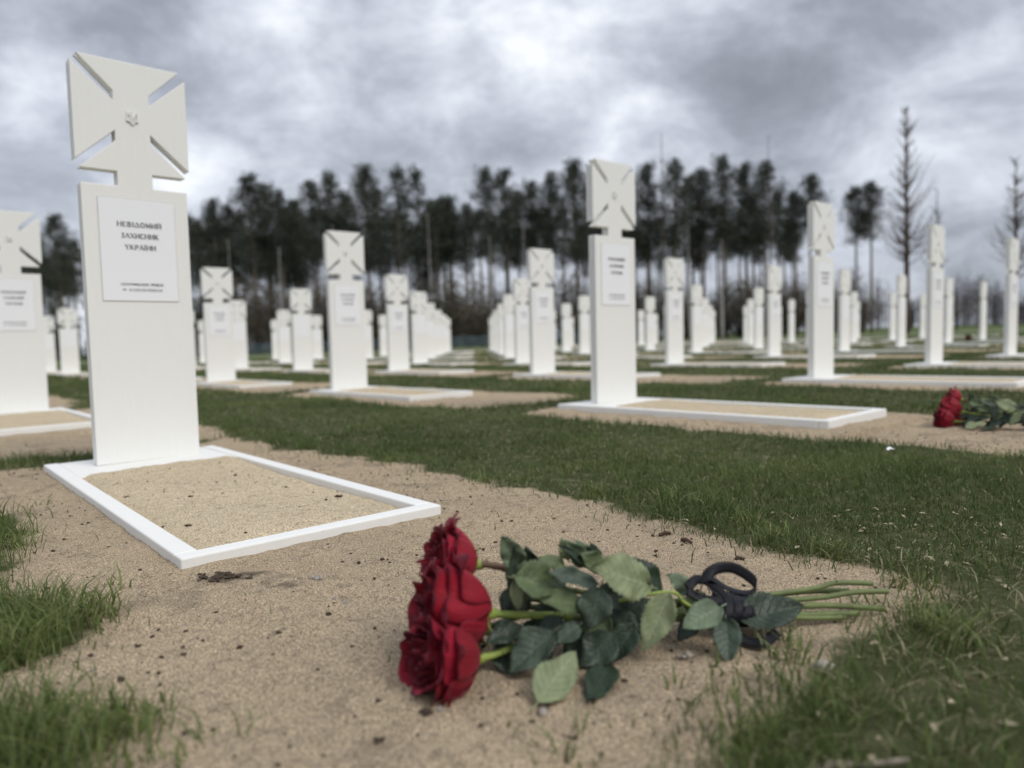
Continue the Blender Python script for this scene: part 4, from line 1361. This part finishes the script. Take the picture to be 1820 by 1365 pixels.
# grey far wood on the right, one mass
cents, rads = [], []
mb = MB()
for k in range(330):
    px = rr.uniform(1430, 2150); d = rr.uniform(120, 150); p = at_y(px, 500, d)
    h = (p.z + rr.uniform(-3, 2.5)) * (.75 + .25 * math.sin(px * .03)); h = max(h, 3)
    mb.tube([(p.x, d, -.3), (p.x + rr.uniform(-.4, .4), d, h)], [.12, .03], 4, cap=False)
    for f in (.3, .5, .65, .8, .95): cents.append(Vector((p.x, d, h * f))); rads.append(h * .17)
wood = mb.build('far_wood', M_WOOD)
tag(wood, 'grey leafless wood far behind the right-hand crosses', 'wood', kind='stuff')
link('twigs', clump_mesh('twigs', cents, rads, 34, .16, M_WOOD, 4, (1, 1, 1)), wood)

# low blue-grey fence between the graves and the wood
fr_ = empty('fence', (0, 54, 0))
mb = MB()
for q in range(3): mb.box(-26, 11, -.03, .03, .12 + q * .26, .30 + q * .26)
mb.build('board_panel', M_FENCE, fr_)
for k in range(13):
    mb = MB(); x = -26 + k * 37 / 12; mb.box(x - .05, x + .05, -.10, -.035, -.2, .92); mb.build('post', M_FENCE, fr_)
tag(fr_, 'low blue grey board fence before the pine wood', 'fence')

# pale sandy path before the fence
M_PATH = flat('path_sand', (.30, .275, .235), .95, .1, .2, .8)
mb = MB(); mb.grid([[(-60, 40, .006), (-60, 43.5, .006)], [(-20, 41, .006), (-20, 44.5, .006)], [(20, 42, .006), (20, 45.5, .006)], [(70, 43, .006), (70, 46, .006)]])
tag(mb.build('path', M_PATH), kind='structure')

# ------------------------------------------------------------------ sky and light
SUN_EL, SUN_AZ = R(48), R(128)           # azimuth from +Y (away from the camera) clockwise to the right
w = bpy.data.worlds.new('World'); SC.world = w; w.use_nodes = True
nt = w.node_tree; nt.nodes.clear()
L = nt.links.new
tc = N(nt, 'ShaderNodeTexCoord').outputs['Generated']
sky = N(nt, 'ShaderNodeTexSky', sky_type='NISHITA', sun_disc=False, sun_elevation=SUN_EL, sun_rotation=SUN_AZ)
bg1 = N(nt, 'ShaderNodeBackground', i_Strength=.09); L(sky.outputs[0], bg1.inputs[0])
sp = N(nt, 'ShaderNodeSeparateXYZ'); L(tc, sp.inputs[0])
zz = math_(nt, 'ADD', math_(nt, 'MAXIMUM', sp.outputs[2], 0), .30)
cx = N(nt, 'ShaderNodeCombineXYZ'); L(math_(nt, 'DIVIDE', sp.outputs[0], zz), cx.inputs[0]); L(math_(nt, 'DIVIDE', sp.outputs[1], zz), cx.inputs[1])
cl = cx.outputs[0]
n1 = noise(nt, 1.3, 8, .55, cl, .15)
n2 = N(nt, 'ShaderNodeTexNoise', i_Scale=6.5, i_Detail=10.0, i_Roughness=.63, i_Distortion=.25)
mp = N(nt, 'ShaderNodeMapping'); mp.inputs['Location'].default_value = (4.2, 7.7, 0); mp.inputs['Scale'].default_value = (1, 1, 1.7); L(tc, mp.inputs[0]); L(mp.outputs[0], n2.inputs[0])
# broad cloud masses by direction
warp = N(nt, 'ShaderNodeTexNoise', i_Scale=3.5, i_Detail=5.0); L(tc, warp.inputs[0])
wsub = N(nt, 'ShaderNodeVectorMath', operation='SUBTRACT'); L(warp.outputs['Color'], wsub.inputs[0]); wsub.inputs[1].default_value = (.5, .5, .5)
wsc = N(nt, 'ShaderNodeVectorMath', operation='SCALE'); L(wsub.outputs[0], wsc.inputs[0]); wsc.inputs['Scale'].default_value = .26
wadd = N(nt, 'ShaderNodeVectorMath', operation='ADD'); L(tc, wadd.inputs[0]); L(wsc.outputs[0], wadd.inputs[1])
wn = N(nt, 'ShaderNodeVectorMath', operation='NORMALIZE'); L(wadd.outputs[0], wn.inputs[0])
BLOBS = [(95, 150, 65, .34), (345, 345, 60, .2), (400, 330, 50, .12), (20, 40, 80, .06), (560, 120, 100, .14), (430, 75, 70, .10), (720, 130, 120, .14), (850, 60, 100, .12), (1060, 60, 100, .26), (1160, 190, 40, .2), (1130, 225, 55, .14), (1010, 170, 100, .20),
         (1450, 20, 170, -.20), (1290, 110, 90, -.16), (1400, 190, 90, -.14), (1720, 30, 110, -.16), (1500, 300, 90, -.10), (1690, 150, 100, .30), (1570, 200, 60, .14), (1800, 130, 70, .16), (700, 300, 150, -.06), (180, 45, 120, -.14), (250, 30, 110, -.06), (840, 210, 70, -.10),
         (40, 330, 80, -.08), (930, 150, 60, -.08), (1250, 240, 120, -.04)]
tot = None
for px, py, rad, amt in BLOBS:
    d = ray(px, py)
    dt = N(nt, 'ShaderNodeVectorMath', operation='DOT_PRODUCT'); L(wn.outputs[0], dt.inputs[0]); dt.inputs[1].default_value = d
    s = (rad / F) ** 2
    e = math_(nt, 'POWER', 2.718, math_(nt, 'MULTIPLY', math_(nt, 'SUBTRACT', dt.outputs['Value'], 1), 2 / s))
    e = math_(nt, 'MULTIPLY', e, amt * .88)
    tot = e if tot is None else math_(nt, 'ADD', tot, e)
val = math_(nt, 'ADD', math_(nt, 'ADD', math_(nt, 'MULTIPLY', math_(nt, 'SUBTRACT', n1, .5), .85), math_(nt, 'MULTIPLY', math_(nt, 'SUBTRACT', n2.outputs['Fac'], .5), 1.45)), math_(nt, 'ADD', tot, .535))
cc = ramp(nt, val, [(.0, (.205, .224, .262)), (.25, (.27, .292, .338)), (.48, (.38, .405, .462)), (.70, (.53, .56, .625)), (.98, (.76, .785, .83))])
zen = N(nt, 'ShaderNodeMapRange', clamp=True); L(sp.outputs[2], zen.inputs[0]); zen.inputs[1].default_value = .38; zen.inputs[2].default_value = .95; zen.inputs[3].default_value = 1.0; zen.inputs[4].default_value = ZEN
bg2 = N(nt, 'ShaderNodeBackground'); L(cc, bg2.inputs[0]); L(zen.outputs[0], bg2.inputs[1])
cover = ramp(nt, math_(nt, 'ADD', val, math_(nt, 'MULTIPLY', n2.outputs['Fac'], .0)), [(.0, (.97,) * 3), (.5, (.94,) * 3), (1, (.95,) * 3)])
ms = N(nt, 'ShaderNodeMixShader'); L(cover, ms.inputs[0]); L(bg1.outputs[0], ms.inputs[1]); L(bg2.outputs[0], ms.inputs[2])
out = N(nt, 'ShaderNodeOutputWorld'); L(ms.outputs[0], out.inputs[0])

sl = bpy.data.lights.new('sun', 'SUN'); sl.energy = SUNE; sl.angle = R(25); sl.color = (1, .955, .89)
so = bpy.data.objects.new('sun', sl); COL.objects.link(so)
sd = Vector((math.sin(SUN_AZ) * math.cos(SUN_EL), math.cos(SUN_AZ) * math.cos(SUN_EL), math.sin(SUN_EL)))
so.rotation_euler = sd.to_track_quat('Z', 'Y').to_euler()

vs = SC.view_settings
vs.view_transform = 'Standard'; vs.look = 'None'; vs.exposure = EXPO; vs.gamma = 1; vs.use_curve_mapping = False
SC.cycles.use_denoising = True
SC.cycles.max_bounces = 6
SC.cycles.transparent_max_bounces = 4
